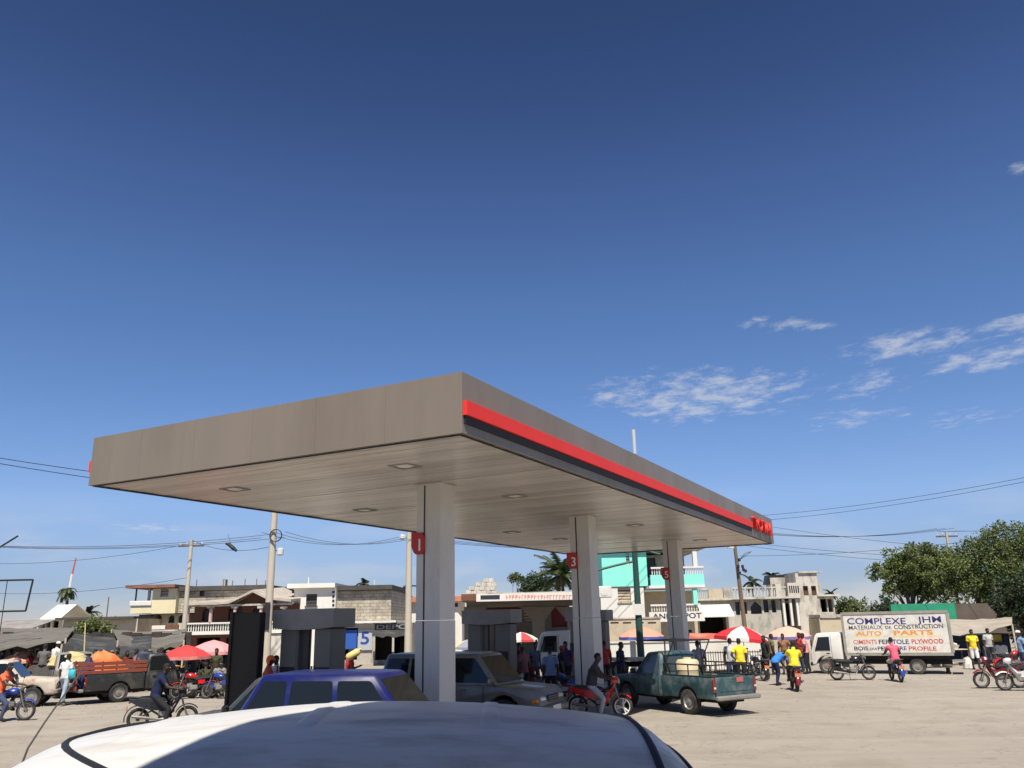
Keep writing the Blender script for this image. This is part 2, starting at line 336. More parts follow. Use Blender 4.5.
m_red = mat('signal_red', (0.78, 0.032, 0.02), 0.55, 0.05, 1.0)
m_sof = mat('soffit_white', (0.58, 0.545, 0.50), 0.28, 0.14, 0.9, dirt=(0.27, 0.22, 0.17), dirt_amt=0.55, dscale=0.7, stretch=(5, 0.35, 1), objrand=.22)
m_colm = mat('column_cladding', (0.60, 0.585, 0.56), 0.45, 0.05, 1.2, dirt=(0.36, 0.32, 0.27), dirt_amt=0.3, dscale=1.6, stretch=(1, 1, 0.3))
T = 0.06; GAP = 0.002
def fascia(along, n, mk):
    for i in range(n):
        a0, a1 = along * i / n + GAP, along * (i + 1) / n - GAP
        mk(a0, a1)
fascia(CW, 6, lambda a, b: MB().box(0, T, a + (T if a < .1 else 0), b - (T if b > CW - .1 else 0), CH - 0.012, CH + FH).build('fascia_panel', m_fas, canopy))
fascia(CW, 6, lambda a, b: MB().box(CLN - T, CLN, a + (T if a < .1 else 0), b - (T if b > CW - .1 else 0), CH - 0.012, CH + FH).build('fascia_panel', m_fas, canopy))
fascia(CLN, 15, lambda a, b: MB().box(a, b, 0, T, CH - 0.012, CH + FH).build('fascia_panel', m_fas, canopy))
fascia(CLN, 15, lambda a, b: MB().box(a, b, CW - T, CW, CH - 0.012, CH + FH).build('fascia_panel', m_fas, canopy))
MB().box(0.07, CLN - .07, 0.07, CW - .07, CH + 0.20, CH + FH - 0.15).build('roof_deck', mat('roof_metal', (0.3, 0.3, 0.3), 0.5), canopy)
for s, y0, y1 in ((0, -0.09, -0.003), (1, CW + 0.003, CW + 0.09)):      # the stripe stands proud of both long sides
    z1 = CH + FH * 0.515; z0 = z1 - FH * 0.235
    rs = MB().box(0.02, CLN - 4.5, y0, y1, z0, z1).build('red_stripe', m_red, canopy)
    MB().box(0.05, CLN - 4.53, (y0 + .05 if s == 0 else y0), (y1 if s == 0 else y1 - .05), z0 - FH * .13, z0 - 0.002).build('stripe_shadow_backing', m_dark, rs)  # dark backing below the stripe, also painting in its shadow band
# edge trim, soffit planks across the canopy
tr = MB()
tr.box(0.065, 0.10, 0.07, CW - .07, CH - 0.035, CH - 0.014); tr.box(CLN - .10, CLN - .065, .07, CW - .07, CH - 0.035, CH - 0.014)
tr.box(0.11, CLN - .11, 0.07, 0.10, CH - 0.035, CH - 0.014); tr.box(0.11, CLN - .11, CW - .10, CW - .07, CH - 0.035, CH - 0.014)
tr.build('drip_edge', m_dark, canopy)
npl = 86; pw = (CLN - 0.2) / npl; rnd = random.Random(3)
plank = MB().cbox((0, 0, 0), (pw - 0.012, CW - 0.2, 0.03), 0.006).mesh('soffit_plank')
for i in range(npl):
    o = link('soffit_plank', plank, m_sof, canopy)
    o.location = (0.1 + pw * (i + .5), CW / 2, CH + 0.02 + rnd.uniform(-.006, .004)); o.rotation_euler = (rnd.uniform(-.0006, .0006), rnd.uniform(-.02, .02), 0)
MB().box(.1, CLN - .1, .1, CW - .1, CH + .05, CH + .07).build('soffit_backing', m_dark, canopy)
m_lens = mat('lamp_lens', (0.75, 0.73, 0.68), 0.3); m_lfr = mat('lamp_frame', (0.3, 0.28, 0.26), 0.5)
for (u, v) in ((235, 489), (405, 466), (365, 510), (515, 496), (512, 532), (635, 525), (560, 539), (700, 540)):
    a, b = tocan(gp(u, v, CH)); f = MB()
    for q in ((-.25, .25, -.25, -.22), (-.25, .25, .22, .25), (-.25, -.22, -.22, .22), (.22, .25, -.22, .22)): f.box(*q, CH - 0.02, CH)
    lf = f.build('light_fixture', m_lfr, canopy); lf.location = (a, b, 0)
    MB().lathe([(0.17, CH - 0.002), (0.13, CH - .018), (0.02, CH - .022)], 16).build('lens', m_lens, lf)
# columns
CP = [tocan(gp(u, v, CH)) for (u, v) in ((434, 485.5), (583.5, 516.5), (671, 540.5))]
CP = [(a, b * .8 + 3.2 * .2) for a, b in CP]
cw = 0.315
for k, (a, b) in enumerate(CP):
    c = MB()
    c.box(-cw, cw, -cw, cw, 2.66, CH - 0.005)      # shaft
    col = c.build('column', m_colm, canopy); col.location = (a, b, 0)
    q = cw + 0.012
    cl_ = MB(); cl_.cbox((0, 0, 1.33), (2 * q, 2 * q, 2.645), 0.012); cl_.build('base_cladding', m_colm, col)
    g2 = MB(); g2.box(-cw - .004, -cw + .01, 0.085, 0.125, 2.67, CH - .04); g2.box(-q - .004, -q + .01, 0.085, 0.125, 0.16, 2.64); g2.build('service_groove', mat('groove_brown', (0.06, 0.045, 0.035), 0.8), col)
    hd = MB()
    hd.box(-cw - .05, cw + .05, -cw - .05, -cw - .005, CH - .03, CH - .008); hd.box(-cw - .05, cw + .05, cw + .005, cw + .05, CH - .03, CH - .008); hd.box(-cw - .05, -cw - .005, -cw - .004, cw + .004, CH - .03, CH - .008)
    hd.build('collar', m_colm, col)
    pl = MB(); zt = 4.12
    pts = [(-.16, zt + .03), (-.14, zt), (-.16, zt + .34), (-.12, zt + .46), (.18, zt + .48), (.18, zt + .16), (.11, zt + .02), (.05, zt - .02), (-.13, zt - .02)]; pts = [pts[i] for i in (0, 2, 3, 4, 5, 6, 7, 8)]
    pl.prism([(p[0], p[1]) for p in pts], 0, 0.05, 'X'); pp = pl.build('number_sign', mat('sign_red', (0.45, 0.02, 0.02), 0.4), col); pp.location = (-cw - .056, cw - .07, 0)
    R = Matrix.Translation((-cw - .057, cw - .02, zt + .06)) @ Matrix.Rotation(-pi / 2, 4, 'Z') @ FACE_Y
    tx = text_obj('number', str((1, 3, 5)[k]), 0.38, mat('sign_white', (0.8, 0.8, 0.78), 0.5), col, R, 0.003, 0.004)
# antenna on the roof
an = MB(); an.tube([(0, 0, 0), (0, 0, 0.9)], 0.03); an.tube([(0, 0, 0.35), (0, 0, 1.05)], 0.05, 10)
ro = an.build('roof_antenna', mat('antenna_white', (0.5, 0.51, 0.51), 0.4)); ro.location = can(10.2, 0.5, CH + FH - .05); tag(ro, 'white cylinder antenna standing on the canopy roof', 'antenna')
# raised letters on the long fascia
lt = text_obj('fascia_letters', 'TOTAL', 0.68, m_red, canopy, Matrix.Translation((CLN - 4.4, -0.09, CH + FH * 0.27)) @ FACE_Y, 0.06, 0.008, 3.7)
# kerbed islands under the columns
m_kerb = mat('kerb_concrete', (0.42, 0.40, 0.36), 0.9, 0.15, 2.0)
for k, (a, b) in enumerate(CP):
    isl = MB(); pts = []
    for j in range(24):
        t = 2 * pi * j / 24; x = 0.9 * (1 if cos(t) > 0 else -1) * abs(cos(t)) ** .5; y = 0.5 * sin(t); 
        pts.append((y, x))
    isl.prism(pts, -0.05, 0.14, 'Z'); o = isl.build('pump_island', m_kerb); o.location = can(a, b); o.rotation_euler = (0, 0, CRZ); o['kind'] = 'structure'
# ------------------------------------------------------------------ vehicles
m_tyre = mat('tyre', (0.022, 0.021, 0.02), 0.85, 0.2, 6, dirt=(0.16, 0.135, 0.105), dirt_amt=0.55, dscale=4)
m_rimg = mat('rim_grey', (0.33, 0.31, 0.28), 0.45, 0.1, 5, metal=0.5, dirt=(0.2, 0.16, 0.12), dirt_amt=0.5)
m_rimw = mat('rim_white', (0.72, 0.70, 0.66), 0.45)
m_glass = mat('dark_glass', (0.010, 0.012, 0.013), 0.05, spec=0.45)
m_glassg = mat('green_glass', (0.045, 0.055, 0.05), 0.08, spec=0.7, coat=0.4)
m_chrome = mat('chrome', (0.22, 0.21, 0.195), 0.45, metal=0.5)
m_blk = mat('black_plastic', (0.018, 0.018, 0.019), 0.55, 0.15, 5)
m_frame = mat('black_steel', (0.02, 0.02, 0.021), 0.45)
m_lamp = mat('headlamp', (0.62, 0.60, 0.55), 0.12, coat=0.6)
m_tail = mat('tail_red', (0.2, 0.018, 0.014), 0.2, coat=0.5)
m_amber = mat('amber', (0.65, 0.22, 0.02), 0.25, coat=0.4)
m_under = mat('underbody', (0.015, 0.014, 0.013), 0.9)
def wheel_mesh(r, w, style='steel'):
    ty = MB(); k = r * 0.64
    ty.lathe([(k, -w / 2), (r * .93, -w / 2), (r, -w * .36), (r, w * .36), (r * .93, w / 2), (k, w / 2), (k * .96, 0)], 24, 'Y', cap=False)
    ty.f += [tuple(6 * 24 + j if i == 0 else 0 for i in (0,)) for j in ()]
    n = 24; o = 0
    ty.f += [(6 * n + j, 6 * n + (j + 1) % n, (j + 1) % n, j) for j in range(n)]
    rm = MB()
    if style == 'steel':
        for s in (-1, 1):
            rm.lathe([(k, s * w * .42), (k * .9, s * w * .44), (k * .82, s * w * .26), (k * .55, s * w * .22), (k * .5, s * w * .36), (k * .2, s * w * .38), (k * .18, s * w * .46), (0.004, s * w * .46)], 18, 'Y', cap=False)
        rm.lathe([(k, -w * .42), (k, w * .42)], 18, 'Y', cap=False)
    else:
        ns = {'alloy5': 5, 'star3': 3}.get(style, 5)
        rm.lathe([(k, -w * .42), (k, w * .42), (k * .86, w * .42), (k * .86, -w * .42), (k, -w * .42)], 20, 'Y', cap=False)
        rm.lathe([(k * .24, -w * .44), (k * .24, w * .44), (k * .1, w * .48), (k * .1, -w * .48), (k * .24, -w * .44)], 12, 'Y', cap=False)
        for q in range(ns):
            a = 2 * pi * q / ns; d = Vector((cos(a), 0, sin(a))); t = Vector((-sin(a), 0, cos(a)))
            h = k * (.13 if style == 'star3' else .16); p0, p1 = d * k * .16, d * k * .9
            rm.loft([[p0 + t * h * 1.3 + Vector((0, y, 0)) for y in (-w * .3, w * .3)] + [p0 - t * h * 1.3 + Vector((0, y, 0)) for y in (w * .3, -w * .3)],
                     [p1 + t * h + Vector((0, y, 0)) for y in (-w * .34, w * .34)] + [p1 - t * h + Vector((0, y, 0)) for y in (w * .34, -w * .34)]], True, True)
        if style == 'alloy5': rm.lathe([(k * .86, 0.0), (0.01, 0.0)], 20, 'Y', cap=False)
    return rm.mesh('wheel', 35), ty.mesh('tyre', 35)
WM = {}
def add_wheel(root, x, y, r, w, style='steel', rim=None, z=None):
    key = (round(r, 3), round(w, 3), style)
    if key not in WM: WM[key] = wheel_mesh(r, w, style)
    a, b = WM[key]
    wh = link('wheel', a, rim or m_rimg, root); wh.location = (x, y, z if z is not None else r - 0.012); wh.rotation_euler = (0, random.uniform(0, 6), 0)
    link('tyre', b, m_tyre, wh); return wh
def inset(poly, d):
    n = len(poly); area = sum(poly[i][0] * poly[(i + 1) % n][1] - poly[(i + 1) % n][0] * poly[i][1] for i in range(n)); sg = 1 if area > 0 else -1
    out = []
    for i in range(n):
        p0, p1, p2 = Vector(poly[i - 1]), Vector(poly[i]), Vector(poly[(i + 1) % n])
        e1 = (p1 - p0); e2 = (p2 - p1)
        if e1.length < 1e-6 or e2.length < 1e-6: out.append(tuple(p1)); continue
        n1 = Vector((-e1.y, e1.x)).normalized() * sg; n2 = Vector((-e2.y, e2.x)).normalized() * sg; b = n1 + n2
        b = b.normalized() if b.length > .1 else n1
        out.append(tuple(p1 + b * d / max(.5, b.dot(n1))))
    return out
def shell(mb, poly, W, ch=0.05, taper=None):
    """side profile swept across the width, edges rounded in two steps, then pinched by taper(x, z)"""
    i1, i2 = inset(poly, ch * .3), inset(poly, ch); o = len(mb.v)
    mb.loft([[(p[0], y, p[1]) for p in q] for q, y in ((i2, -W), (i1, -W + ch * .3), (poly, -W + ch), (poly, W - ch), (i1, W - ch * .3), (i2, W))], True, True)
    if taper:
        for i in range(o, len(mb.v)):
            x, y, z = mb.v[i]; mb.v[i] = (x, y * taper(x, z), z)
def with_arches(xr, xf, zb, wheels, n=8):
    """bottom line from rear to front with wheel arches (x, radius, z of the axle)"""
    pts = [(xr, zb)]
    for (xc, R, za) in sorted(wheels):
        h = max(0.0, zb - za); a0 = math.asin(max(-1, min(1, (zb - za) / R)))
        for i in range(n + 1):
            a = pi - a0 - (pi - 2 * a0) * i / n
            pts.append((xc + R * cos(a), za + R * sin(a)))
    pts.append((xf, zb)); return pts
class Green:
    """glasshouse between a base and a roof rectangle; gives points on its faces for the panes"""
    def __init__(s, xa, xb, wb, zb, xc, xd, wt, zt): s.a = (xa, xb, wb, zb, xc, xd, wt, zt)
    def build(s, mb):
        xa, xb, wb, zb, xc, xd, wt, zt = s.a; r = 0.06
        def ring(t, k, dz=0):
            X0 = xa + (xc - xa) * t + k; X1 = xb + (xd - xb) * t - k; Wd = wb + (wt - wb) * t - k; z = zb + (zt - zb) * t + dz; q = 0.07
            return [(X0 + q, -Wd, z), (X1 - q, -Wd, z), (X1, -Wd + q, z), (X1 + .02, 0, z), (X1, Wd - q, z), (X1 - q, Wd, z), (X0 + q, Wd, z), (X0, Wd - q, z), (X0 - .02, 0, z), (X0, -Wd + q, z)]
        mb.loft([ring(0, 0), ring(.5, 0), ring(.93, 0), ring(.985, .02), ring(1, .06), ring(1, .25, .025)], False, True)
    def side(s, sgn, x, t, off=.006):       # x in metres along, t 0..1 up
        xa, xb, wb, zb, xc, xd, wt, zt = s.a
        return (x, sgn * (wb + (wt - wb) * t + off), zb + (zt - zb) * t)
    def span(s, t):
        xa, xb, wb, zb, xc, xd, wt, zt = s.a; return xa + (xc - xa) * t, xb + (xd - xb) * t
    def pane(s, sgn, x0b, x1b, x0t, x1t, t0=.08, t1=.86, th=.012):
        mb = MB(); ring = []
        q = .12
        cor = [(x0b, t0), (x1b, t0), (x1t, t1), (x0t, t1)]; pts = []
        for i in range(4):
            p, a, b = Vector(cor[i]), Vector(cor[i - 1]), Vector(cor[(i + 1) % 4])
            pts += [p + (a - p) * q * .6, p + (a - p) * q * .15 + (b - p) * q * .15, p + (b - p) * q * .6]
        mb.loft([[s.side(sgn, p.x, p.y, o) for p in pts] for o in (-.02, .008)], True, True); return mb
    def screen(s, front=True, t0=.08, t1=.9, m=.09):
        xa, xb, wb, zb, xc, xd, wt, zt = s.a; mb = MB(); B, T = (xb, xd) if front else (xa, xc); sg = 1 if front else -1; r = []
        for o in (-.02, .012):
            q = []
            for (t, f) in ((t0, -1), (t0, -.5), (t0, 0), (t0, .5), (t0, 1), (t1, 1), (t1, .5), (t1, 0), (t1, -.5), (t1, -1)):
                wd = wb + (wt - wb) * t - m; bul = .02 * (1 - f * f)
                q.append((B + (T - B) * t + sg * (o + bul), f * wd, zb + (zt - zb) * t))
            r.append(q)
        mb.loft(r, True, True); return mb
def mirror_at(root, x, y, z, s, mt):
    b = MB(); b.cbox((x, y + s * .12, z + .05), (.09, .2, .15), .03); b.tube([(x, y - s * .02, z - .02), (x, y + s * .08, z + .03)], .02, 6); b.build('mirror', mt, root, 40)
def seam(root, pts, mt=None, w=.008):
    b = MB(); b.tube(pts, w, 4); return b.build('door_seam', mt or m_dark, root)

def suv(name, label, loc, rz, paint, glass=None, L=4.5, Wd=.86, H=1.75, belt=1.02, hood=0.98, r=.36, wb=2.6, cat='suv', rear=True, grille=True, roof_rack=False, glassm=None, group=None, trim=None, rslant=.28):
    root = thing(name, label, cat, loc, rz, group); gm = glassm or m_glass
    xf, xr = L / 2, -L / 2; ax = wb / 2 + .05; axr = ax - wb; za = r - .01; R = r + .09
    cow = xf - 1.15       # base of the windscreen
    bot = with_arches(xr + .05, xf - .04, .38, [(ax, R, za), (axr, R, za)])
    top = [(xf, .45), (xf, .66), (xf - .06, .84), (xf - .2, hood - .05), (cow + .05, hood + .02), (cow - .1, belt), (xr + .3, belt), (xr + .03, belt - .02), (xr, .8), (xr, .45)]
    b = MB(); tp = lambda x, z: (1 - .05 * max(0, (x - ax) / .8) ** 2) * (1 - .02 * max(0, (z - .75) / .3)) * (1 - .03 * max(0, (.55 - z) / .2))
    shell(b, bot + top, Wd, .07, tp)
    G = Green(xr + .04, cow + .02, Wd - .035, belt - .01, xr + rslant, cow - .62, Wd - .19, H); G.build(b)
    body = b.build('body', paint, root, 38)
    MB().box(xr + .1, xf - .1, -Wd + .12, Wd - .12, .3, .55).build('chassis', m_under, root)
    G.screen(True).build('windshield', gm, root, 40); G.screen(False, .12, .85).build('rear_window', gm, root, 40)
    for s in (-1, 1):
        x0, x1 = G.span(.08); x0t, x1t = G.span(.86); n = 3; e = .09
        xs = [x0 + e, x0 + .95, x0 + 1.85, x1 - .1]; xt = [x0t + e, x0 + .95 + .02, x0 + 1.85 - .04, x1t - .1]
        for i in range(3):
            G.pane(s, xs[i] + .045, xs[i + 1] - .045, xt[i] + .045, xt[i + 1] - .045).build('side_window', gm, root)
        mirror_at(root, x1 - .12, s * (Wd - .02), belt + .05, s, trim or m_blk)
        yb = s * (Wd + .001)
        for xx in (xs[1], xs[2], xs[3] - .25): seam(root, [(xx, yb * .995, .5), (xx, yb, .75), (xx, yb * .985, belt - .05)])
        for xx in (xs[1] + .75, xs[2] + .75): MB().cbox((xx, s * (Wd + .01), belt - .12), (.16, .035, .035), .01).build('door_handle', trim or m_blk, root)
        MB().cbox((xf - .1, s * (Wd * .66), .74), (.16, Wd * .42, .16), .04).build('headlight', m_lamp, root, 40)
        MB().cbox((xf - .16, s * (Wd * .9), .72), (.2, .12, .12), .03).build('indicator', m_amber, root, 40)
        MB().cbox((xr + .02, s * (Wd - .1), .85), (.1, .14, .28), .02).build('tail_light', m_tail, root, 40)
        for x in (ax, axr): add_wheel(root, x, s * (Wd - .13), r, .24, 'alloy5')
    if grille:
        gr = MB().cbox((xf - .02, 0, .74), (.06, Wd * .8, .17), .02).build('grille', m_blk, root)
        for z in (.69, .74, .79): MB().box(xf + .005, xf + .022, -Wd * .38, Wd * .38, z - .008, z + .008).build('grille_bar', m_chrome, gr)
    MB().cbox((xf - .02, 0, .5), (.22, 2 * Wd - .06, .2), .05).build('bumper', trim or paint, root, 40)
    MB().cbox((xr + .0, 0, .5), (.2, 2 * Wd - .06, .2), .05).build('bumper', trim or paint, root, 40)
    MB().box(xf + .092, xf + .1, -.26, .26, .46, .58).build('number_plate', m_rimw, root)
    return root

def pickup(name, label, loc, rz, paint, L=4.7, Wd=.82, H=1.68, belt=1.0, r=.34, wb=2.8, bedtop=None, glassm=None, paint2=None, rim=None, group=None, cat='pickup'):
    root = thing(name, label, cat, loc, rz, group); gm = glassm or m_glass; bedtop = bedtop or belt
    xf, xr = L / 2, -L / 2; ax = xf - .78; axr = ax - wb; za = r - .01; R = r + .08
    cow = xf - 1.2; back = cow - 1.25      # back of the cab
    b = MB()
    bot = with_arches(back, xf - .04, .4, [(ax, R, za)])
    top = [(xf, .46), (xf, .7), (xf - .06, .86), (xf - .16, belt - .08), (cow, belt), (back, belt)]
    tp = lambda x, z: (1 - .05 * max(0, (x - ax) / .8) ** 2) * (1 - .03 * max(0, (z - .75) / .3)) * (1 - .04 * max(0, (.6 - z) / .2))
    shell(b, bot + top, Wd, .06, tp)
    G = Green(back + .0, cow + .04, Wd - .03, belt - .01, back + .1, cow - .5, Wd - .16, H); G.build(b)
    b.build('cab', paint, root, 38)
    # load bed: two sides with arches, floor and tailgate
    bf = back - .035
    for s in (-1, 1):
        sd = MB(); pl = with_arches(xr + .02, bf, .44, [(axr, R, za)]) + [(bf, bedtop), (xr + .02, bedtop)]
        shell(sd, pl, .045, .02); sd.xf(Matrix.Translation((0, s * (Wd - .05), 0))); sd.build('bed_side', paint2 or paint, root, 38)
        MB().cbox(((xr + bf) / 2, s * (Wd - .05), bedtop + .018), (bf - xr - .06, .085, .035), .012).build('bed_rail', m_blk, root)
        MB().cbox((axr, s * (Wd - .2), .72), (.8, .24, .3), .08).build('wheel_housing', m_under, root)
        x0, x1 = G.span(.08); x0t, x1t = G.span(.86)
        G.pane(s, x0 + .12, x1 - .1, x0t + .1, x1t - .1).build('side_window', gm, root)
        mirror_at(root, x1 - .1, s * (Wd - .02), belt + .03, s, m_blk)
        seam(root, [(x0 + .12, s * (Wd - .004), .5), (x0 + .12, s * (Wd + .001), .78), (x0 + .12, s * (Wd - .02), belt - .04)]); seam(root, [(x1 - .2, s * (Wd - .004), .5), (x1 - .2, s * (Wd + .001), .78), (x1 - .2, s * (Wd - .02), belt - .04)])
        MB().cbox((x0 + .3, s * (Wd + .008), belt - .14), (.15, .03, .035), .01).build('door_handle', m_blk, root)
        MB().cbox((xf - .06, s * (Wd * .7), .76), (.12, Wd * .38, .17), .04).build('headlight', m_lamp, root, 40)
        tl = MB().cbox((xr + .015, s * (Wd - .055), .78), (.06, .11, .34), .015).build('tail_light', m_tail, root)
        MB().box(xr - .022, xr - .014, s * (Wd - .055) - .04, s * (Wd - .055) + .04, .71, .76).build('reversing_lens', m_lamp, tl)
        for x in (ax, axr): add_wheel(root, x, s * (Wd - .13), r, .21, 'steel', rim)
    MB().box(xr + .06, bf - .002, -Wd + .1, Wd - .1, .5, .58).build('bed_floor', paint2 or paint, root)
    MB().cbox((bf - .03, 0, .5 * (.58 + bedtop)), (.04, 2 * Wd - .2, bedtop - .6), .01).build('bed_front', paint2 or paint, root)
    MB().box(xr + .15, xf - .15, -.45, .45, .32, .5).build('chassis', m_under, root)
    MB().tube([(axr, -Wd + .2, r), (axr, Wd - .2, r)], .06).build('axle', m_under, root)
    tg = MB(); tg.cbox((xr + .02, 0, .5 * (.5 + bedtop)), (.05, 2 * Wd - .22, bedtop - .5), .015); tg.cbox((xr + .0, 0, .5 * (.5 + bedtop) + .02), (.03, 2 * Wd - .5, (bedtop - .5) * .6), .012); tg.build('tailgate', paint2 or paint, root, 40)
    MB().cbox((xr - .1, 0, .47), (.16, 2 * Wd - .02, .12), .03).build('bumper', m_rimg, root, 40)
    MB().cbox((xf + .0, 0, .5), (.16, 2 * Wd - .06, .17), .04).build('bumper', m_rimg, root, 40)
    MB().cbox((xf - .02, 0, .76), (.05, Wd * .75, .15), .02).build('grille', m_blk, root)
    G.screen(True).build('windshield', gm, root, 40); G.screen(False, .15, .8, .14).build('rear_window', gm, root, 40)
    root['axr'] = axr; root['xr'] = xr; root['back'] = back
    return root
def put(root, u, v, uz=None):
    root.location = gp(u, v); return root
def dirn(p, q): return atan2(q.y - p.y, q.x - p.x)

# --- white van right in front of the camera: only its roof, upper glass and aerial rise into view
m_wv = mat('van_white', (0.66, 0.645, 0.61), 0.32, 0.10, 1.6, dirt=(0.25, 0.21, 0.155), dirt_amt=0.5, dscale=3.2, stretch=(0.45, 1.3, 1))
van = thing('white_van', 'white van parked closest to the camera, only its dusty roof in view', 'van', (-0.68, 4.05, 0), radians(1.5))
vb = MB()
# roof: stations along the length, each a rounded arch across the width, skirts turned down all round
ROOFZ = 2.24; RL, RX = 1.46, -.04
def zroof(x, f):
    k = min(1.0, abs(x - RX) / RL)
    return ROOFZ - .13 * k * k - .16 * max(0, (k - .83) / .17) ** 2 - .14 * (.55 * f * f + .45 * abs(f) ** 3.2)
def wroof(x):
    k = min(1.0, abs(x - RX) / RL); return .95 - .1 * max(0, (k - .75) / .25) ** 2
S = []; FS = [-1 + j / 10 for j in range(21)]
for i in range(41):
    x = RX + RL * (-1 + i / 20); w = wroof(x)
    S.append([(x, -w - .005, 1.62)] + [(x, f * w, zroof(x, f) + .002 * sin(f * 5 + x * 2)) for f in FS] + [(x, w + .005, 1.62)])
S = [[(S[0][0][0] - .03, p[1], 1.62) for p in S[0]]] + S + [[(S[-1][0][0] + .03, p[1], 1.62) for p in S[-1]]]
vb.loft(S, False, False, closed=False)
vb.build('roof', m_wv, van, 60)
for x in (-.95, -.2, .55):       # shallow ribs pressed into the roof
    rib = [[(x + dx, f * .95, zroof(x + dx, f) + (.007 if abs(dx) < .03 and abs(f) < .5 else -.008)) for dx in (-.06, -.025, .025, .06)] for f in [-.56 + .07 * i for i in range(17)]]
    MB().loft(rib, False, False, closed=False).build('roof_rib', m_wv, van, 60)
low = MB()
prof = [(1.62, ROOFZ - .10), (1.85, 1.72), (2.1, 1.35), (2.3, 1.15), (2.38, .9), (2.38, .42)] 
bot = with_arches(-2.25, 2.36, .4, [(1.55, .43, .34), (-1.35, .43, .34)])
shell(low, bot + [(2.38, .5), (2.38, .9), (2.3, 1.15), (2.1, 1.3), (-2.2, 1.3), (-2.28, 1.1), (-2.28, .5)], 1.01, .06)
low.build('body', m_wv, van, 40)
GV = Green(-2.0, 1.95, 1.0, 1.29, -1.52, 1.44, .925, 1.78)
gl = MB(); GV.build(gl); gl.build('upper_body', m_wv, van, 40)
GV.screen(True, .1, .9).build('windshield', m_glass, van, 40); GV.screen(False, .1, .9).build('rear_window', m_glass, van, 40)
for s in (-1, 1):
    a, b = GV.span(.1); c, d = GV.span(.84)
    for x0, x1 in ((a + .15, -.95), (-.85, .15), (.25, b - .15)):
        GV.pane(s, x0, x1, max(x0, c + .12), min(x1, d - .12), .1, .84).build('side_window', m_glass, van)
    for x in (1.55, -1.35): add_wheel(van, x, s * .86, .34, .2)
    MB().tube([(x, s * (wroof(x) + .008), zroof(x, 1) - .004) for x in [RX - 1.34 + 2.68 * i / 20 for i in range(21)]], .014, 6).build('drip_rail', m_wv, van, 60)
for sg in (-1, 1):      # black seals across the roof ends, bowed like the screens below them
    MB().tube([((-1.3 + .655 * f * f if sg < 0 else 1.2 - .03 * f * f), f * .95, zroof(-1.3 + .655 * f * f if sg < 0 else 1.2 - .03 * f * f, f) - .004) for f in FS], .017, 6).build('roof_seal', m_dark, van, 60)
    MB().tube([(RX + sg * 1.41, f * .88, zroof(RX + sg * 1.41, f) + .004) for f in FS[4:17]], .012, 6).build('screen_trim', m_dark, van, 60)
# whip aerial leaning out from the front corner
pts = [Vector((-1.98, -.2, 1.75))]
A0 = dp(20, 775, 3.9); A1 = dp(88, 655, 3.6)
q = [dp(u, v, y) for (u, v, y) in ((8, 800, 4.0), (28, 748, 3.96), (45, 722, 3.92), (62, 698, 3.88), (78, 676, 3.84), (88, 656, 3.8))]
IM = (Matrix.Translation((-0.68, 4.05, 0)) @ Matrix.Rotation(radians(1.5), 4, 'Z')).inverted()
MB().tube([IM @ p for p in q], [.006, .005, .0045, .004, .0035, .003], 6).build('aerial', mat('aerial_steel', (0.12, 0.11, 0.10), 0.5), van)

# --- blue station wagon by the first column
m_blue = mat('paint_blue', (0.005, 0.009, 0.09), 0.4, 0.1, 1.2, coat=0.15, dirt=(0.03, 0.03, 0.06), dirt_amt=0.3, dscale=2)
sv = suv('blue_suv', 'dark blue suv parked just beyond the white van roof', (-2.6, 15.1, 0), radians(-14), m_blue, L=4.35, H=1.81, belt=1.07, rslant=.5)
st_ = MB(); st_.cbox((1.12, .2, 1.30), (.02, .16, .2), .004); st_.xf(Matrix.Identity(4))
m_sil = mat('paint_silver', (0.18, 0.18, 0.17), 0.35, 0.08, 1.2, metal=0.35, coat=0.3, dirt=(0.14, 0.12, 0.10), dirt_amt=0.5, dscale=2)
suv('silver_suv', 'silver grey suv behind the first column, its nose pointing right', (-1.3, 23.0, 0), radians(-24), m_sil, L=4.75, H=1.82, Wd=.9, belt=1.08, hood=1.04, r=.38, wb=2.68, trim=m_sil)
m_dgr = mat('paint_darkgrey', (0.05, 0.05, 0.045), 0.4, 0.1, 2, coat=0.2, dirt=(0.14, 0.12, 0.10), dirt_amt=0.6, dscale=2)
suv('grey_jeep', 'dusty dark grey jeep facing left behind the blue suv', (-4.75, 17.8, 0), radians(172), m_dgr, L=4.2, H=1.64, belt=.98, hood=.96)

# --- green pickup with pipe racks
m_teal = mat('paint_teal', (0.028, 0.075, 0.085), 0.4, 0.12, 1.5, coat=0.2, dirt=(0.22, 0.23, 0.21), dirt_amt=0.6, dscale=2.6)
rear = (gp(690, 714) + gp(731, 711)) / 2; front = gp(640, 704)
gw = gp(690, 714)
GRZ = radians(121)
gpk = pickup('green_pickup', 'faded teal pickup with a black pipe rack and a dented tailgate', (0, 0, 0), GRZ, m_teal, L=4.6, H=1.62, glassm=m_glassg, wb=2.75)
off = Matrix.Rotation(GRZ, 4, 'Z') @ Vector((gpk['axr'], .69, 0)); gpk.location = (gw.x - off.x + .05, gw.y - off.y, 0)
xr, bk = gpk['xr'], gpk['back']
rk = MB()
for s in (-1, 1):
    for x in (xr + .1, xr + .55, xr + 1.0, xr + 1.5, bk - .1): rk.tube([(x, s * .77, 1.0), (x, s * .77, 1.32)], .018, 6)
    rk.tube([(xr + .1, s * .77, 1.32), (bk - .1, s * .77, 1.32)], .02, 6)
rk.tube([(xr + .1, -.77, 1.32), (xr + .1, .77, 1.32)], .02, 6)
rk.build('side_rack', m_frame, gpk, 50)
rk = MB()
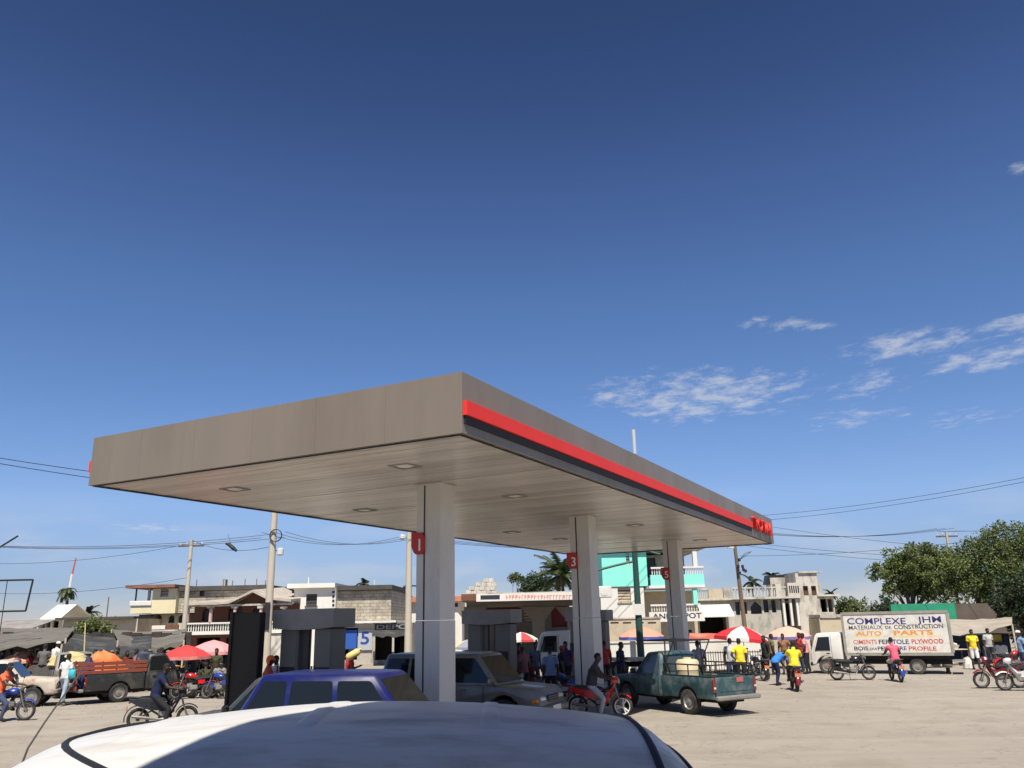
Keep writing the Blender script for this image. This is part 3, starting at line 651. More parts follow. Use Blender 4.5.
for x in (bk - .15, bk + .95):
    for s in (-1, 1): rk.tube([(x + (.0 if x < bk else .0), s * .72, 1.0 if x < bk else 1.6), (x, s * .7, 1.95)], .022, 6)
    rk.tube([(x, -.7, 1.95), (x, .7, 1.95)], .022, 6)
for s in (-1, 0, 1): rk.tube([(bk - .55, s * .7, 1.95), (bk + 1.15, s * .7, 1.95)], .022, 6)
for s in (-1, 1): rk.tube([(bk - .55, s * .7, 1.95), (bk - .15, s * .72, 1.35)], .018, 6)
rk.tube([(bk - .55, -.7, 1.95), (bk - .55, .7, 1.95)], .022, 6)
rk.build('roof_rack', m_frame, gpk, 50)
MB().box(xr - .03, xr - .02, -.3, -.05, .86, .98).build('red_sticker', mat('faded_red', (0.45, 0.12, 0.1), 0.7), gpk)
drum = MB().lathe([(.30, 0), (.33, .03), (.335, .25), (.345, .27), (.335, .29), (.335, .55), (.345, .57), (.335, .59), (.33, .78), (.28, .84), (.12, .86), (.12, .9), (.02, .9)], 24)
o = drum.build('plastic_drum', mat('cream_plastic', (0.62, 0.52, 0.33), 0.5, 0.1, 2, trans=0.0), smooth=40); o.location = gpk.location + Matrix.Rotation(GRZ, 4, 'Z') @ Vector((bk - .6, .28, .58)); tag(o, 'cream plastic drum standing in the bed of the teal pickup', 'drum')
for k, (dx, dy, c) in enumerate(((-.25, -.3, (.05, .05, .05)), (-.95, -.35, (.03, .03, .03)))):
    jc = MB().cbox((0, 0, .22), (.3, .2, .44), .04).cbox((.0, 0, .46), (.06, .06, .06), .01)
    o = jc.build('jerrycan', mat('can_%d' % k, c, .5)); o.location = gpk.location + Matrix.Rotation(GRZ, 4, 'Z') @ Vector((bk + dx, dy, .58)); tag(o, ('dark jerrycan beside the cream drum in the teal pickup', 'dark jerrycan nearer the tailgate of the teal pickup')[k], 'jerrycan')

# --- black pickup with rust red stake sides (left)
m_bp = mat('paint_black', (0.022, 0.026, 0.026), 0.4, 0.15, 1.5, coat=0.2, dirt=(0.15, 0.13, 0.10), dirt_amt=0.5, dscale=1.8)
w1, w2 = gp(117, 702), gp(182, 697)
BRZ = dirn(w1, w2)
bpk = pickup('black_pickup', 'black pickup with rust red stake sides, parked facing right by the market', (0, 0, 0), BRZ, m_bp, L=4.6, wb=2.6, belt=1.02)
off = Matrix.Rotation(BRZ, 4, 'Z') @ Vector((bpk['axr'], -.69, 0)); bpk.location = (w1.x - off.x, w1.y - off.y, 0)
m_rust = mat('rust_red', (0.24, 0.055, 0.03), 0.8, 0.25, 3, dirt=(0.09, 0.04, 0.025), dirt_amt=0.6, dscale=3)
xr, bk = bpk['xr'], bpk['back']
for s in (-1, 1):
    for z in (1.10, 1.25, 1.40): MB().cbox(((xr + bk) / 2 - .15, s * .80, z), (bk - xr + .35, .03, .12), .008).build('stake_board', m_rust, bpk)
    for x in (xr + .05, xr + .55, xr + 1.05, bk - .35): MB().cbox((x, s * .77, 1.24), (.05, .03, .5), .006).build('stake_post', m_rust, bpk)
for z in (.55, .8, 1.05, 1.3): MB().cbox((xr - .28, 0, z), (.03, 1.5, .13), .008).build('stake_board', m_rust, bpk)
for y in (-.6, .6): MB().cbox((xr - .255, y, .95), (.03, .06, 1.0), .006).build('stake_post', m_rust, bpk)
# loads on the pickup
def heap(name, label, cat, loc, rz, dims, mt, seed, group=None, skew=0.0):
    rn = random.Random(seed); rings = []; n = 14
    for i in range(8):
        t = i / 7; ring = []
        for j in range(n):
            a = 2 * pi * j / n; k = (cos(t * pi / 2) ** .75) * (1 + rn.uniform(-.16, .16))
            ring.append((skew * t + dims[0] / 2 * k * cos(a), dims[1] / 2 * k * sin(a), dims[2] * sin(t * pi / 2) ** 1.15 * (1 + rn.uniform(-.1, .1))))
        rings.append(ring)
    o = MB().loft(rings, True, True).build(name, mt, smooth=45); o.location = loc; o.rotation_euler = (0, 0, rz); return tag(o, label, cat, group)
BL = lambda x, y, z: bpk.location + Matrix.Rotation(BRZ, 4, 'Z') @ Vector((x, y, z))
m_orange = mat('orange_tarp', (0.75, 0.20, 0.055), 0.6, 0.12, 3, bump=.4, bscale=6)
heap('orange_bundle', 'bright orange tarp bundle on top of the black pickup bed', 'bundle', BL(xr + .95, -.1, .585), BRZ, (1.75, 1.2, 1.2), m_orange, 2, skew=-.25)
heap('blue_bundle', 'dark blue cloth bundle beside the orange one on the black pickup', 'bundle', BL(xr + .2, -.25, .585), BRZ, (.6, .9, 1.0), mat('navy_cloth', (.02, .03, .12), .8, .2, 4), 3)
heap('sack_pile', 'pile of dark sacks at the front of the black pickup bed', 'sacks', BL(bk - .45, 0, .585), BRZ, (.7, 1.1, .72), mat('dark_sack', (.05, .045, .04), .9, .3, 5, bump=.5), 4)

# --- rusty white pickup and silver pickup at the far left
m_rw = mat('rusty_white', (0.55, 0.49, 0.40), 0.6, 0.1, 1.5, dirt=(0.32, 0.10, 0.05), dirt_amt=0.85, dscale=1.3)
w = gp(30, 707); RRZ = radians(16)
rp_ = pickup('rusty_pickup', 'rust stained white pickup at the left edge', (0, 0, 0), RRZ, m_rw, L=4.4, H=1.6)
off = Matrix.Rotation(RRZ, 4, 'Z') @ Vector((4.4 / 2 - .78, -.69, 0)); rp_.location = (w.x - off.x, w.y - off.y, 0)
m_sp = mat('paint_greysilver', (0.22, 0.21, 0.185), 0.45, 0.1, 1.5, dirt=(0.14, 0.11, 0.08), dirt_amt=0.5)
p = gp(48, 699)
pickup('silver_pickup', 'grey silver pickup behind the rust stained one', (p.x - .2, p.y + 1.9, 0), radians(-52), m_sp, L=4.5, H=1.72, belt=1.08)
# ------------------------------------------------------------------ people
def V(*a): return Vector(a)
def pose_stand(arm=0, stride=.06, lean=0.0, head=0.0):
    J = dict(pel=V(0, 0, .96), che=V(.02 + lean * .3, 0, 1.32), nek=V(.02 + lean * .45, 0, 1.5), hed=V(.05 + lean * .55, 0, 1.64))
    for s, n in ((1, 'l'), (-1, 'r')):
        J['sh' + n] = V(.01 + lean * .4, s * .185, 1.43); J['hp' + n] = V(0, s * .095, .93); J['kn' + n] = V(.03 + s * stride * .6, s * .105, .5); J['an' + n] = V(-.02 + s * stride, s * .11, .085); J['to' + n] = V(.15 + s * stride, s * .125, .04)
        J['el' + n] = J['sh' + n] + V(-.03, s * .055, -.29); J['wr' + n] = J['el' + n] + V(.07, -s * .0, -.25); J['ha' + n] = J['wr' + n] + V(.03, 0, -.1)
    if arm in (1, 3):       # right forearm raised, carrying
        J['elr'] = J['shr'] + V(.03, -.07, -.28); J['wrr'] = J['elr'] + V(.23, .04, .06); J['har'] = J['wrr'] + V(.09, .02, .03)
    if arm in (2, 3):       # left hand on hip
        J['ell'] = J['shl'] + V(-.08, .15, -.24); J['wrl'] = J['ell'] + V(.06, -.15, -.17); J['hal'] = J['wrl'] + V(.08, -.03, -.03)
    return J
def pose_ride(reach=0.0, sit=.86, foot=False):
    J = dict(pel=V(-.22, 0, sit), che=V(-.13 + reach * .5, 0, sit + .36), nek=V(-.08 + reach, 0, sit + .54), hed=V(-.02 + reach, 0, sit + .69))
    for s, n in ((1, 'l'), (-1, 'r')):
        J['sh' + n] = V(-.1 + reach * .8, s * .18, sit + .47); J['el' + n] = V(.1, s * .29, sit + .23); J['wr' + n] = V(.33, s * .29, sit + .19); J['ha' + n] = V(.41, s * .28, sit + .17)
        J['hp' + n] = V(-.2, s * .09, sit - .02); J['kn' + n] = V(.2, s * .19, sit - .1); J['an' + n] = V(.05, s * .19, .36); J['to' + n] = V(.22, s * .2, .30)
    if foot:
        for n in 'lr':
            if n == 'r': J['knr'] = V(.16, -.24, .5); J['anr'] = V(.06, -.3, .085); J['tor'] = V(.23, -.32, .04)
    return J
def pose_bend():
    J = dict(pel=V(-.1, 0, .86), che=V(.2, 0, 1.08), nek=V(.36, 0, 1.13), hed=V(.49, 0, 1.12))
    for s, n in ((1, 'l'), (-1, 'r')):
        J['sh' + n] = V(.3, s * .18, 1.08); J['el' + n] = V(.38, s * .2, .81); J['wr' + n] = V(.5, s * .12, .62); J['ha' + n] = V(.55, s * .1, .53)
        J['hp' + n] = V(-.08, s * .09, .84); J['kn' + n] = V(.04 + s * .06, s * .11, .47); J['an' + n] = V(-.06 + s * .1, s * .12, .085); J['to' + n] = V(.1 + s * .1, s * .13, .04)
    return J
def pose_sit(z=.45):
    J = dict(pel=V(-.05, 0, z + .1), che=V(.0, 0, z + .46), nek=V(.02, 0, z + .63), hed=V(.06, 0, z + .77))
    for s, n in ((1, 'l'), (-1, 'r')):
        J['sh' + n] = V(.0, s * .18, z + .56); J['el' + n] = V(.05, s * .23, z + .29); J['wr' + n] = V(.26, s * .16, z + .22); J['ha' + n] = V(.35, s * .14, z + .2)
        J['hp' + n] = V(-.02, s * .09, z + .08); J['kn' + n] = V(.38, s * .13, z + .06); J['an' + n] = V(.36, s * .13, z - .35); J['to' + n] = V(.5, s * .14, z - .4)
    return J
SEG = (('pel', 'che', .135, .15, 'torso', .78), ('che', 'nek', .13, .06, 'torso', .7), ('nek', 'hed', .055, .06, 'neck', 1))
for n in 'lr':
    SEG += (('che', 'sh' + n, .1, .075, 'torso', 1), ('sh' + n, 'el' + n, .062, .047, 'sleeve', 1), ('el' + n, 'wr' + n, .044, .031, 'arm', 1), ('wr' + n, 'ha' + n, .033, .038, 'hand', .8),
            ('pel', 'hp' + n, .125, .105, 'hips', 1), ('hp' + n, 'kn' + n, .092, .062, 'thigh', 1), ('kn' + n, 'an' + n, .062, .042, 'shin', 1), ('an' + n, 'to' + n, .048, .04, 'foot', 1))
def make_body(J):
    """one continuous skin: limbs and trunk fused by a voxel remesh, then cut lines for the clothing"""
    mb = MB(); segs = []
    for a, b, r0, r1, lab, fl in SEG:
        p, q = J[a], J[b]; segs.append((p, q, lab)); d = q - p; L = d.length
        pts = [p - d / L * r0 * .55, p - d / L * r0 * .3, p, p + d * .33, p + d * .66, q, q + d / L * r1 * .3, q + d / L * r1 * .55]
        rm = r0 + (r1 - r0) * .4
        mb.tube(pts, [r0 * .5, r0 * .86, r0, rm * 1.02, rm * .98, r1, r1 * .86, r1 * .5], 12)
    h = J['hed']; f = (J['hed'] - J['nek']).normalized(); f = Vector((1, 0, 0))
    mb.ell(h + V(.01, 0, .045), (.098, .077, .118), 14, 10); mb.ell(h + V(.03, 0, -.02), (.072, .06, .08), 12, 8)
    mb.ell(h + V(.115, 0, .012), (.022, .016, .03), 8, 6)
    for s in (1, -1): mb.ell(h + V(.0, s * .08, .02), (.022, .014, .034), 8, 6)
    me = mb.mesh('raw'); t = bpy.data.objects.new('raw', me); COL.objects.link(t)
    rmf = t.modifiers.new('r', 'REMESH'); rmf.mode = 'VOXEL'; rmf.voxel_size = .021; rmf.use_smooth_shade = True
    sm = t.modifiers.new('s', 'SMOOTH'); sm.factor = .5; sm.iterations = 3
    dg = bpy.context.evaluated_depsgraph_get(); body = bpy.data.meshes.new_from_object(t.evaluated_get(dg)); bpy.data.objects.remove(t); bpy.data.meshes.remove(me)
    body.name = 'person'; co = [v.co.copy() for v in body.vertices]; no = [v.normal.copy() for v in body.vertices]
    def near(p):
        best = None
        if (p - (h + V(.01, 0, .03))).length < .125: return ('head', 0)
        for a, b, lab in segs:
            d = b - a; t = max(0, min(1, (p - a).dot(d) / d.length_squared)); k = (p - (a + d * t)).length - (.08 if lab in ('torso', 'hips') else 0)
            if best is None or k < best[0]: best = (k, lab, t)
        return best[1], best[2]
    labs = [near(c) for c in co]
    def cloth(sel, off, name):
        mp = {}; vs = []; fs = []
        for pl in body.polygons:
            if all(sel(labs[i], co[i]) for i in pl.vertices):
                f = []
                for i in pl.vertices:
                    if i not in mp: mp[i] = len(vs); vs.append(co[i] + no[i] * off)
                    f.append(mp[i])
                fs.append(f)
        m_ = bpy.data.meshes.new(name); m_.from_pydata(vs, [], fs); m_.update(); m_.shade_smooth(); return m_
    out = dict(body=body)
    out['shirt'] = cloth(lambda l, c: l[0] in ('torso', 'hips') and not (l[0] == 'hips' and c.z < J['pel'].z - .03) or (l[0] == 'sleeve' and l[1] < .62), .014, 'shirt')
    out['vest'] = cloth(lambda l, c: l[0] in ('torso', 'hips') and not (l[0] == 'hips' and c.z < J['pel'].z - .03), .014, 'shirt')
    out['trousers'] = cloth(lambda l, c: l[0] in ('hips', 'thigh') or (l[0] == 'shin' and l[1] < .9), .009, 'trousers')
    out['shorts'] = cloth(lambda l, c: l[0] in ('hips', 'thigh'), .012, 'shorts')
    out['shoe_l'] = cloth(lambda l, c: l[0] == 'foot' and c.y > 0, .008, 'shoe'); out['shoe_r'] = cloth(lambda l, c: l[0] == 'foot' and c.y <= 0, .008, 'shoe')
    out['hair'] = cloth(lambda l, c: l[0] == 'head' and (c.z - h.z > .085 - .75 * max(0, -(c.x - h.x)) - (.03 if abs(c.y - h.y) > .05 and c.x < h.x + .02 else 0)), .012, 'hair')
    out['cap'] = cloth(lambda l, c: l[0] == 'head' and c.z - h.z > .07, .02, 'cap')
    out['helmet'] = cloth(lambda l, c: l[0] == 'head' and (c.z - h.z > .05 or c.x < h.x), .03, 'helmet')
    # fingers and eyes are fused on after the remesh
    ex = MB()
    for n, s in (('l', 1), ('r', -1)):
        w, ha = J['wr' + n], J['ha' + n]; d = (ha - w).normalized(); side = d.cross(V(0, 0, 1)); side = side.normalized() if side.length > .2 else V(1, 0, 0); side = V(1, 0, 0) if abs(d.z) > .8 else side
        pn = d.cross(side).normalized()
        if pn.z > 0: pn = -pn
        for k in range(4):
            o = side * (.027 - .018 * k) + d * .02; ln = (.045, .052, .048, .036)[k]
            p0 = ha + o; p1 = p0 + d * ln * .55; p2 = p1 + (d * .4 + pn * .6) * ln * .7
            ex.tube([p0, p1, p2], [.0095, .009, .007], 5)
        ex.tube([w + d * .04 + side * .03, w + d * .075 + side * .05, w + d * .11 + side * .045], [.011, .01, .008], 5)
    n0 = len(body.vertices); vs = [tuple(c) for c in co] + ex.v; fs = [tuple(p.vertices) for p in body.polygons] + [tuple(i + n0 for i in f) for f in ex.f]
    b2 = bpy.data.meshes.new('person'); b2.from_pydata(vs, [], fs); b2.update(); b2.shade_smooth(); bpy.data.meshes.remove(body); out['body'] = b2
    ey = MB()
    for s in (1, -1): ey.ell(h + V(.098, s * .032, .04), (.012, .014, .01), 8, 6)
    ey.box(h.x + .094, h.x + .105, -.022, .022, h.z - .035, h.z - .029)
    out['eyes'] = ey.mesh('eyes', 40)
    return out
POSES = dict(stand=pose_stand(), carry=pose_stand(1, .1), hip=pose_stand(2, .04), walk=pose_stand(0, .22), talk=pose_stand(3, .05, .08), ride=pose_ride(), ride2=pose_ride(.1, .82), foot=pose_ride(.02, .84, True), bend=pose_bend(), sit=pose_sit())
BOD = {}
m_skin = mat('skin_dark', (0.055, 0.030, 0.020), 0.5, 0.1, 8); m_hair = mat('hair_black', (0.008, 0.007, 0.007), 0.8); m_eye = mat('eye_white', (0.55, 0.52, 0.48), 0.3)
CLO = {}
def cmat(c, k=.15): return mat('cloth_%.2f_%.2f_%.2f' % c, c, .85, k, 9, bump=.25, bscale=25)
BLACKC, WHITEC, NAVYC, JEANS, GREYC, KHAKI = (.012, .012, .014), (.66, .64, .61), (.004, .009, .045), (.04, .06, .12), (.11, .11, .11), (.18, .14, .09)
def person(label, pose, loc, rz, shirt, legs, top='hair', hat=None, vest=False, shorts=False, shoes=BLACKC, group=None, sc=1.0, skin=None):
    if pose not in BOD: BOD[pose] = make_body(POSES[pose])
    B = BOD[pose]
    o = link('person', B['body'], m_skin); o.location = loc; o.rotation_euler = (0, 0, rz); o.scale = (sc, sc, sc); tag(o, label, 'person', group)
    link('vest' if vest else 'shirt', B['vest' if vest else 'shirt'], cmat(shirt), o)
    link('shorts' if shorts else 'trousers', B['shorts' if shorts else 'trousers'], cmat(legs), o)
    for q in ('shoe_l', 'shoe_r'): link('shoe', B[q], cmat(shoes), o)
    link('hair', B['hair'], m_hair, o)
    if hat: link(top, B[top], cmat(hat), o)
    link('eyes', B['eyes'], m_eye, o)
    return o

# ------------------------------------------------------------------ motorbikes
BK = {}
def bike_parts(kind):
    """(part name, mesh, material key, parent part)"""
    P = []
    r = .285 if kind != 'trail' else .3; xf, xr = .64, -.60
    def add(n, mb, mk, sm=40): P.append((n, mb.mesh(n, sm), mk))
    fr = MB()
    fr.tube([(xr, .09, r), (-.28, .11, .48), (-.05, .12, .34), (.1, .1, .3)], .02, 6); fr.tube([(xr, -.09, r), (-.28, -.11, .48), (-.05, -.12, .34), (.1, -.1, .3)], .02, 6)
    fr.tube([(.42, 0, .86), (.25, 0, .62), (.12, 0, .34), (-.1, 0, .3)], .03, 8); fr.tube([(.42, 0, .84), (.1, 0, .66), (-.3, 0, .66), (-.72, 0, .74)], .028, 8)
    for s in (1, -1): fr.tube([(xr + .02, s * .1, r + .02), (-.42, s * .11, .64)], .028, 8)
    add('frame', fr, 'frame')
    fk = MB()
    for s in (1, -1): fk.tube([(xf, s * .075, r), (.52, s * .075, .6), (.42, s * .07, .92)], [.022, .022, .02], 8)
    fk.cbox((.43, 0, .9), (.08, .2, .03), .01); fk.cbox((.47, 0, .76), (.06, .19, .03), .01); add('fork', fk, 'chrome')
    hb = MB(); hb.tube([(.33, .34, 1.0), (.37, .22, 1.03), (.42, .1, .97), (.42, -.1, .97), (.37, -.22, 1.03), (.33, -.34, 1.0)], .012, 6)
    add('handlebar', hb, 'chrome')
    gb = MB()
    for s in (1, -1): gb.tube([(.335, s * .23, 1.022), (.315, s * .36, .995)], .018, 6); gb.tube([(.38, s * .2, 1.02), (.42, s * .32, 1.0)], .006, 5)
    add('grips', gb, 'black')
    for s in (1, -1):
        mr = MB(); mr.tube([(.36, s * .2, 1.03), (.36, s * .27, 1.2)], .006, 5); mr.ell((.35, s * .3, 1.23), (.012, .055, .035), 8, 5); add('mirror', mr, 'black')
    hl = MB()
    if kind == 'underbone': hl.loft([[(x, y * k, .95 + z * k) for y, z in ((-.11, -.06), (.11, -.06), (.13, .03), (.07, .1), (-.07, .1), (-.13, .03))] for x, k in ((.38, 1), (.47, 1.05), (.55, .8), (.58, .4))], True, True)
    else: hl.lathe([(.02, .40), (.085, .44), (.09, .52), (.06, .55)], 12, 'X', (0, 0, .86))
    add('headlight_shell', hl, 'paint' if kind == 'underbone' else 'black')
    ln = MB(); ln.lathe([(.07, 0), (.06, .015), (.01, .022)], 12, 'X', (.575 if kind == 'underbone' else .548, 0, .93 if kind == 'underbone' else .86)); add('headlight', ln, 'lamp')
    eg = MB(); eg.cbox((.05, 0, .4), (.3, .24, .2), .04); eg.cbox((.2, 0, .48), (.2, .16, .16), .03)
    for k in range(4): eg.box(.13 + k * .035, .145 + k * .035, -.095, .095, .42, .57)
    add('engine', eg, 'engine')
    ex = MB(); ex.tube([(.2, -.1, .38), (.12, -.15, .26), (-.15, -.17, .27), (-.3, -.18, .3), (-.75, -.19, .37)], [.018, .018, .02, .04, .042], 8); add('exhaust', ex, 'chrome')
    se = MB(); rings = []
    for x, z, w, h in ((.12, .74, .07, .03), (.0, .76, .12, .05), (-.2, .765, .13, .06), (-.5, .79, .125, .06), (-.72, .81, .08, .04)):
        rings.append([(x, -w, z - h), (x, -w * .95, z + h * .1), (x, -w * .6, z + h * .7), (x, 0, z + h * .85), (x, w * .6, z + h * .7), (x, w * .95, z + h * .1), (x, w, z - h)])
    se.loft(rings, True, True); add('seat', se, 'seat')
    if kind == 'underbone':
        ls = MB()       # leg shield and centre tunnel
        for s in (1, -1):
            ls.loft([[(.5, s * .05, .9), (.46, s * .13, .88), (.44, s * .05, .9)], [(.42, s * .1, .72), (.36, s * .2, .7), (.36, s * .06, .72)], [(.3, s * .12, .5), (.24, s * .22, .5), (.24, s * .08, .5)], [(.22, s * .11, .34), (.16, s * .17, .34), (.17, s * .08, .34)]], True, True)
        ls.loft([[(.44, -.07, .82), (.44, .07, .82), (.36, .07, .7), (.36, -.07, .7)], [(.18, -.07, .6), (.18, .07, .6), (.14, .07, .46), (.14, -.07, .46)], [(-.05, -.1, .68), (-.05, .1, .68), (-.05, .1, .5), (-.05, -.1, .5)]], True, True)
        add('leg_shield', ls, 'paint')
        tl = MB(); tl.loft([[(x, -w, z0), (x, -w * .9, z1), (x, w * .9, z1), (x, w, z0)] for x, w, z0, z1 in ((.0, .12, .48, .7), (-.3, .14, .5, .74), (-.6, .12, .6, .76), (-.86, .05, .74, .8))], True, True); add('side_panel', tl, 'paint')
    else:
        tk = MB(); rings = []
        for x, z, w, h in ((.40, .82, .06, .05), (.32, .84, .12, .1), (.15, .84, .14, .11), (.0, .80, .11, .08), (-.06, .78, .06, .05)):
            rings.append([(x, w * cos(a), z + h * sin(a)) for a in [2 * pi * j / 10 for j in range(10)]])
        tk.loft(rings, True, True); add('fuel_tank', tk, 'paint')
        for s in (1, -1):
            sp = MB(); sp.cbox((-.22, s * .12, .6), (.26, .03, .16), .012); add('side_panel', sp, 'paint')
    def guard(xc, a0, a1, R, w, mk):
        g_ = MB(); g_.loft([[(xc + R * cos(a), -w, r + R * sin(a)), (xc + (R + .025) * cos(a), -w * .5, r + (R + .025) * sin(a)), (xc + (R + .025) * cos(a), w * .5, r + (R + .025) * sin(a)), (xc + R * cos(a), w, r + R * sin(a)), (xc + (R + .012) * cos(a), 0, r + (R + .012) * sin(a))] for a in [a0 + (a1 - a0) * i / 8 for i in range(9)]], True, True); add('mudguard', g_, mk)
    guard(xf, radians(40), radians(160), r + .03, .07, 'paint'); guard(xr, radians(60), radians(190), r + .05, .075, 'black' if kind == 'underbone' else 'paint')
    tl = MB(); tl.cbox((-.84, 0, .72), (.06, .14, .08), .02); add('tail_light', tl, 'tail')
    np_ = MB(); np_.box(-.905, -.895, -.1, .1, .5, .62); add('number_plate', np_, 'plate')
    rk = MB(); rk.tube([(-.6, .1, .84), (-.85, .1, .86), (-.95, 0, .86), (-.85, -.1, .86), (-.6, -.1, .84)], .01, 6); add('carrier', rk, 'chrome')
    fp = MB(); fp.tube([(.08, -.24, .3), (.08, .24, .3)], .012, 6); fp.tube([(-.1, .12, .3), (-.06, .2, .02)], .01, 6); add('footrest', fp, 'black')
    return P, r, xf, xr
def motorbike(label, kind, loc, rz, paint, rim='grey', lean=0.0, steer=0, group=None, style='spoke', carrier=True):
    if kind not in BK: BK[kind] = bike_parts(kind)
    P, r, xf, xr = BK[kind]
    root = thing('motorbike', label, 'motorbike', loc, rz, group); root.rotation_euler = (lean, 0, rz)
    mm = dict(frame=m_frame, chrome=m_chrome, black=m_blk, paint=paint, lamp=m_lamp, engine=m_rimg, seat=mat('seat_vinyl', (.02, .02, .02), .5), tail=m_tail, plate=mat('plate_orange', (.6, .2, .08), .5))
    for n, me, mk in P: link(n, me, mm[mk], root)
    for x in (xf, xr):
        key = ('bike', style)
        if key not in WM:
            R = .285; ty = MB()
            ty.lathe([(.215, -.03), (.25, -.045), (.278, -.03), (R, 0), (.278, .03), (.25, .045), (.215, .03), (.215, -.03)], 28, 'Y', cap=False)
            rm = MB(); rm.lathe([(.222, -.032), (.222, .032), (.195, .025), (.195, -.025), (.222, -.032)], 28, 'Y', cap=False); rm.lathe([(.05, -.06), (.05, .06), (.015, .065), (.015, -.065), (.05, -.06)], 12, 'Y', cap=False)
            if style == 'star':
                for q in range(3):
                    a0 = 2 * pi * q / 3 + .3
                    for da in (-.22, .22): rm.tube([(0.03 * cos(a0), 0, .03 * sin(a0)), (.2 * cos(a0 + da), 0, .2 * sin(a0 + da))], [.026, .016], 6)
            else:
                for q in range(18):
                    a = 2 * pi * q / 18; rm.tube([(.045 * cos(a + .5), .02 * (-1) ** q, .045 * sin(a + .5)), (.2 * cos(a), 0, .2 * sin(a))], .0035, 4)
            WM[key] = (rm.mesh('wheel', 40), ty.mesh('tyre', 50))
        a, b = WM[key]
        wh = link('wheel', a, {'white': m_rimw, 'grey': m_chrome, 'black': m_blk}[rim], root); wh.location = (x, 0, .285 - .004); wh.rotation_euler = (0, random.uniform(0, 6), 0); link('tyre', b, m_tyre, wh)
    return root
def rider(blabel, plabel, kind, u, v, deg, paint, shirt, legs, rim='grey', pose='ride', lean=0.0, style='spoke', loc=None, **kw):
    p = Vector(loc) if loc is not None else gp(u, v); rz = radians(deg)
    b = motorbike(blabel, kind, p, rz, paint, rim, lean, style=style)
    q = person(plabel, pose, p, rz, shirt, legs, **kw); q.rotation_euler = (lean, 0, rz)
    return b, q
m_pr = mat('bike_red', (.55, .012, .012), .25, coat=.6); m_pk = mat('bike_black', (.012, .012, .014), .3, coat=.5); m_pb = mat('bike_blue', (.02, .05, .3), .3, coat=.5); m_pw = mat('bike_white', (.7, .7, .68), .3, coat=.4); m_pm = mat('bike_maroon', (.2, .012, .02), .3, coat=.5)
# ridden ones (facing angle: 0 = to the right, 90 = away)
c = gp(597, 717.5)
rider('red underbone motorbike with white star wheels beside the second column', 'man in dark grey top and pale trousers riding the red motorbike', 'underbone', 0, 0, -14, m_pr, (.045, .045, .05), (.45, .47, .5), 'white', 'foot', style='star', loc=(gp(600, 717).x, gp(600, 717).y, 0), vest=True)
rider('motorbike with an orange number plate, ridden away across the open ground', 'man in bright yellow shirt riding away from the camera', 'standard', 795, 690, 80, m_pm, (.85, .68, .03), (.06, .05, .05), 'black', 'ride', lean=.06)
rider('small blue motorbike in front of the lettered truck', 'man in pink sleeveless shirt riding past the lettered truck', 'standard', 897, 681, 82, m_pb, (.65, .1, .16), (.5, .45, .38), 'grey', 'ride2', vest=True, shorts=True)
rider('dark motorbike at the left edge with its front wheel toward the road', 'person in orange jacket on the motorbike at the left edge', 'standard', 2, 721, 8, m_pb, (.75, .14, .06), JEANS, 'grey', 'foot')
rider('black scooter seen from its side between the road and the van', 'man in navy shirt sitting on the black scooter', 'underbone', 161, 729, 20, m_pk, NAVYC, BLACKC, 'black', 'foot')
# parked ones
motorbike('black motorbike standing alone in front of the white truck cab', 'standard', gp(853, 680), radians(-10), m_pk, 'grey', .1)
motorbike('dark red underbone motorbike parked at the right', 'underbone', gp(1002, 688), radians(172), m_pm, 'grey', -.1, group=None)
motorbike('white fronted motorbike cut off by the right edge', 'underbone', gp(1027, 690.5), radians(165), m_pw, 'grey', -.1)
motorbike('black motorbike parked behind the teal pickup tailgate', 'standard', gp(757, 680), radians(100), m_pk, 'grey', .12)
# ------------------------------------------------------------------ buildings
def gx(u, Y, z=0.0): return Vector((dp(u, 640, Y).x, Y, z))
m_pane = mat('dark_pane', (0.015, 0.014, 0.013), 0.25); m_conc = mat('grey_concrete', (0.46, 0.43, 0.37), 0.9, 0.18, .8, dirt=(0.12, 0.105, 0.09), dirt_amt=0.8, dscale=1.3, stretch=(1, 1, .5))
m_concl = mat('pale_concrete', (0.58, 0.54, 0.465), 0.9, 0.15, .8, dirt=(0.19, 0.165, 0.135), dirt_amt=0.75, dscale=1.3, stretch=(1, 1, .5))
m_white = mat('white_wall', (0.74, 0.72, 0.66), 0.85, 0.07, .7, dirt=(0.42, 0.38, 0.31), dirt_amt=0.35, dscale=.7, stretch=(1, 1, .4))
m_cream = mat('cream_wall', (0.74, 0.66, 0.42), 0.85, 0.08, .7, dirt=(0.42, 0.36, 0.25), dirt_amt=0.4, dscale=.7, stretch=(1, 1, .4))
m_turq = mat('turquoise_wall', (0.26, 0.80, 0.66), 0.8, 0.06, .7, dirt=(0.2, 0.42, 0.36), dirt_amt=0.3, dscale=.7, stretch=(1, 1, .4))
m_brown = mat('brick_brown', (0.17, 0.075, 0.05), 0.85, 0.15, 1.5); m_rroof = mat('rust_roof', (0.27, 0.12, 0.085), 0.75, 0.2, 1.5, dirt=(0.13, 0.07, 0.05), dirt_amt=.5)
m_beige = mat('beige_wall', (0.55, 0.47, 0.34), 0.9, 0.12, .8, dirt=(0.25, 0.2, 0.14), dirt_amt=0.5, dscale=.8)
m_block = blocks('block_wall', (0.52, 0.46, 0.36), (0.44, 0.385, 0.30), (0.3, 0.26, 0.2), 1.0, .42, .21)
m_tin = mat('old_tin', (0.33, 0.31, 0.28), 0.6, 0.2, 1.2, metal=.2, dirt=(0.22, 0.11, 0.06), dirt_amt=.5)
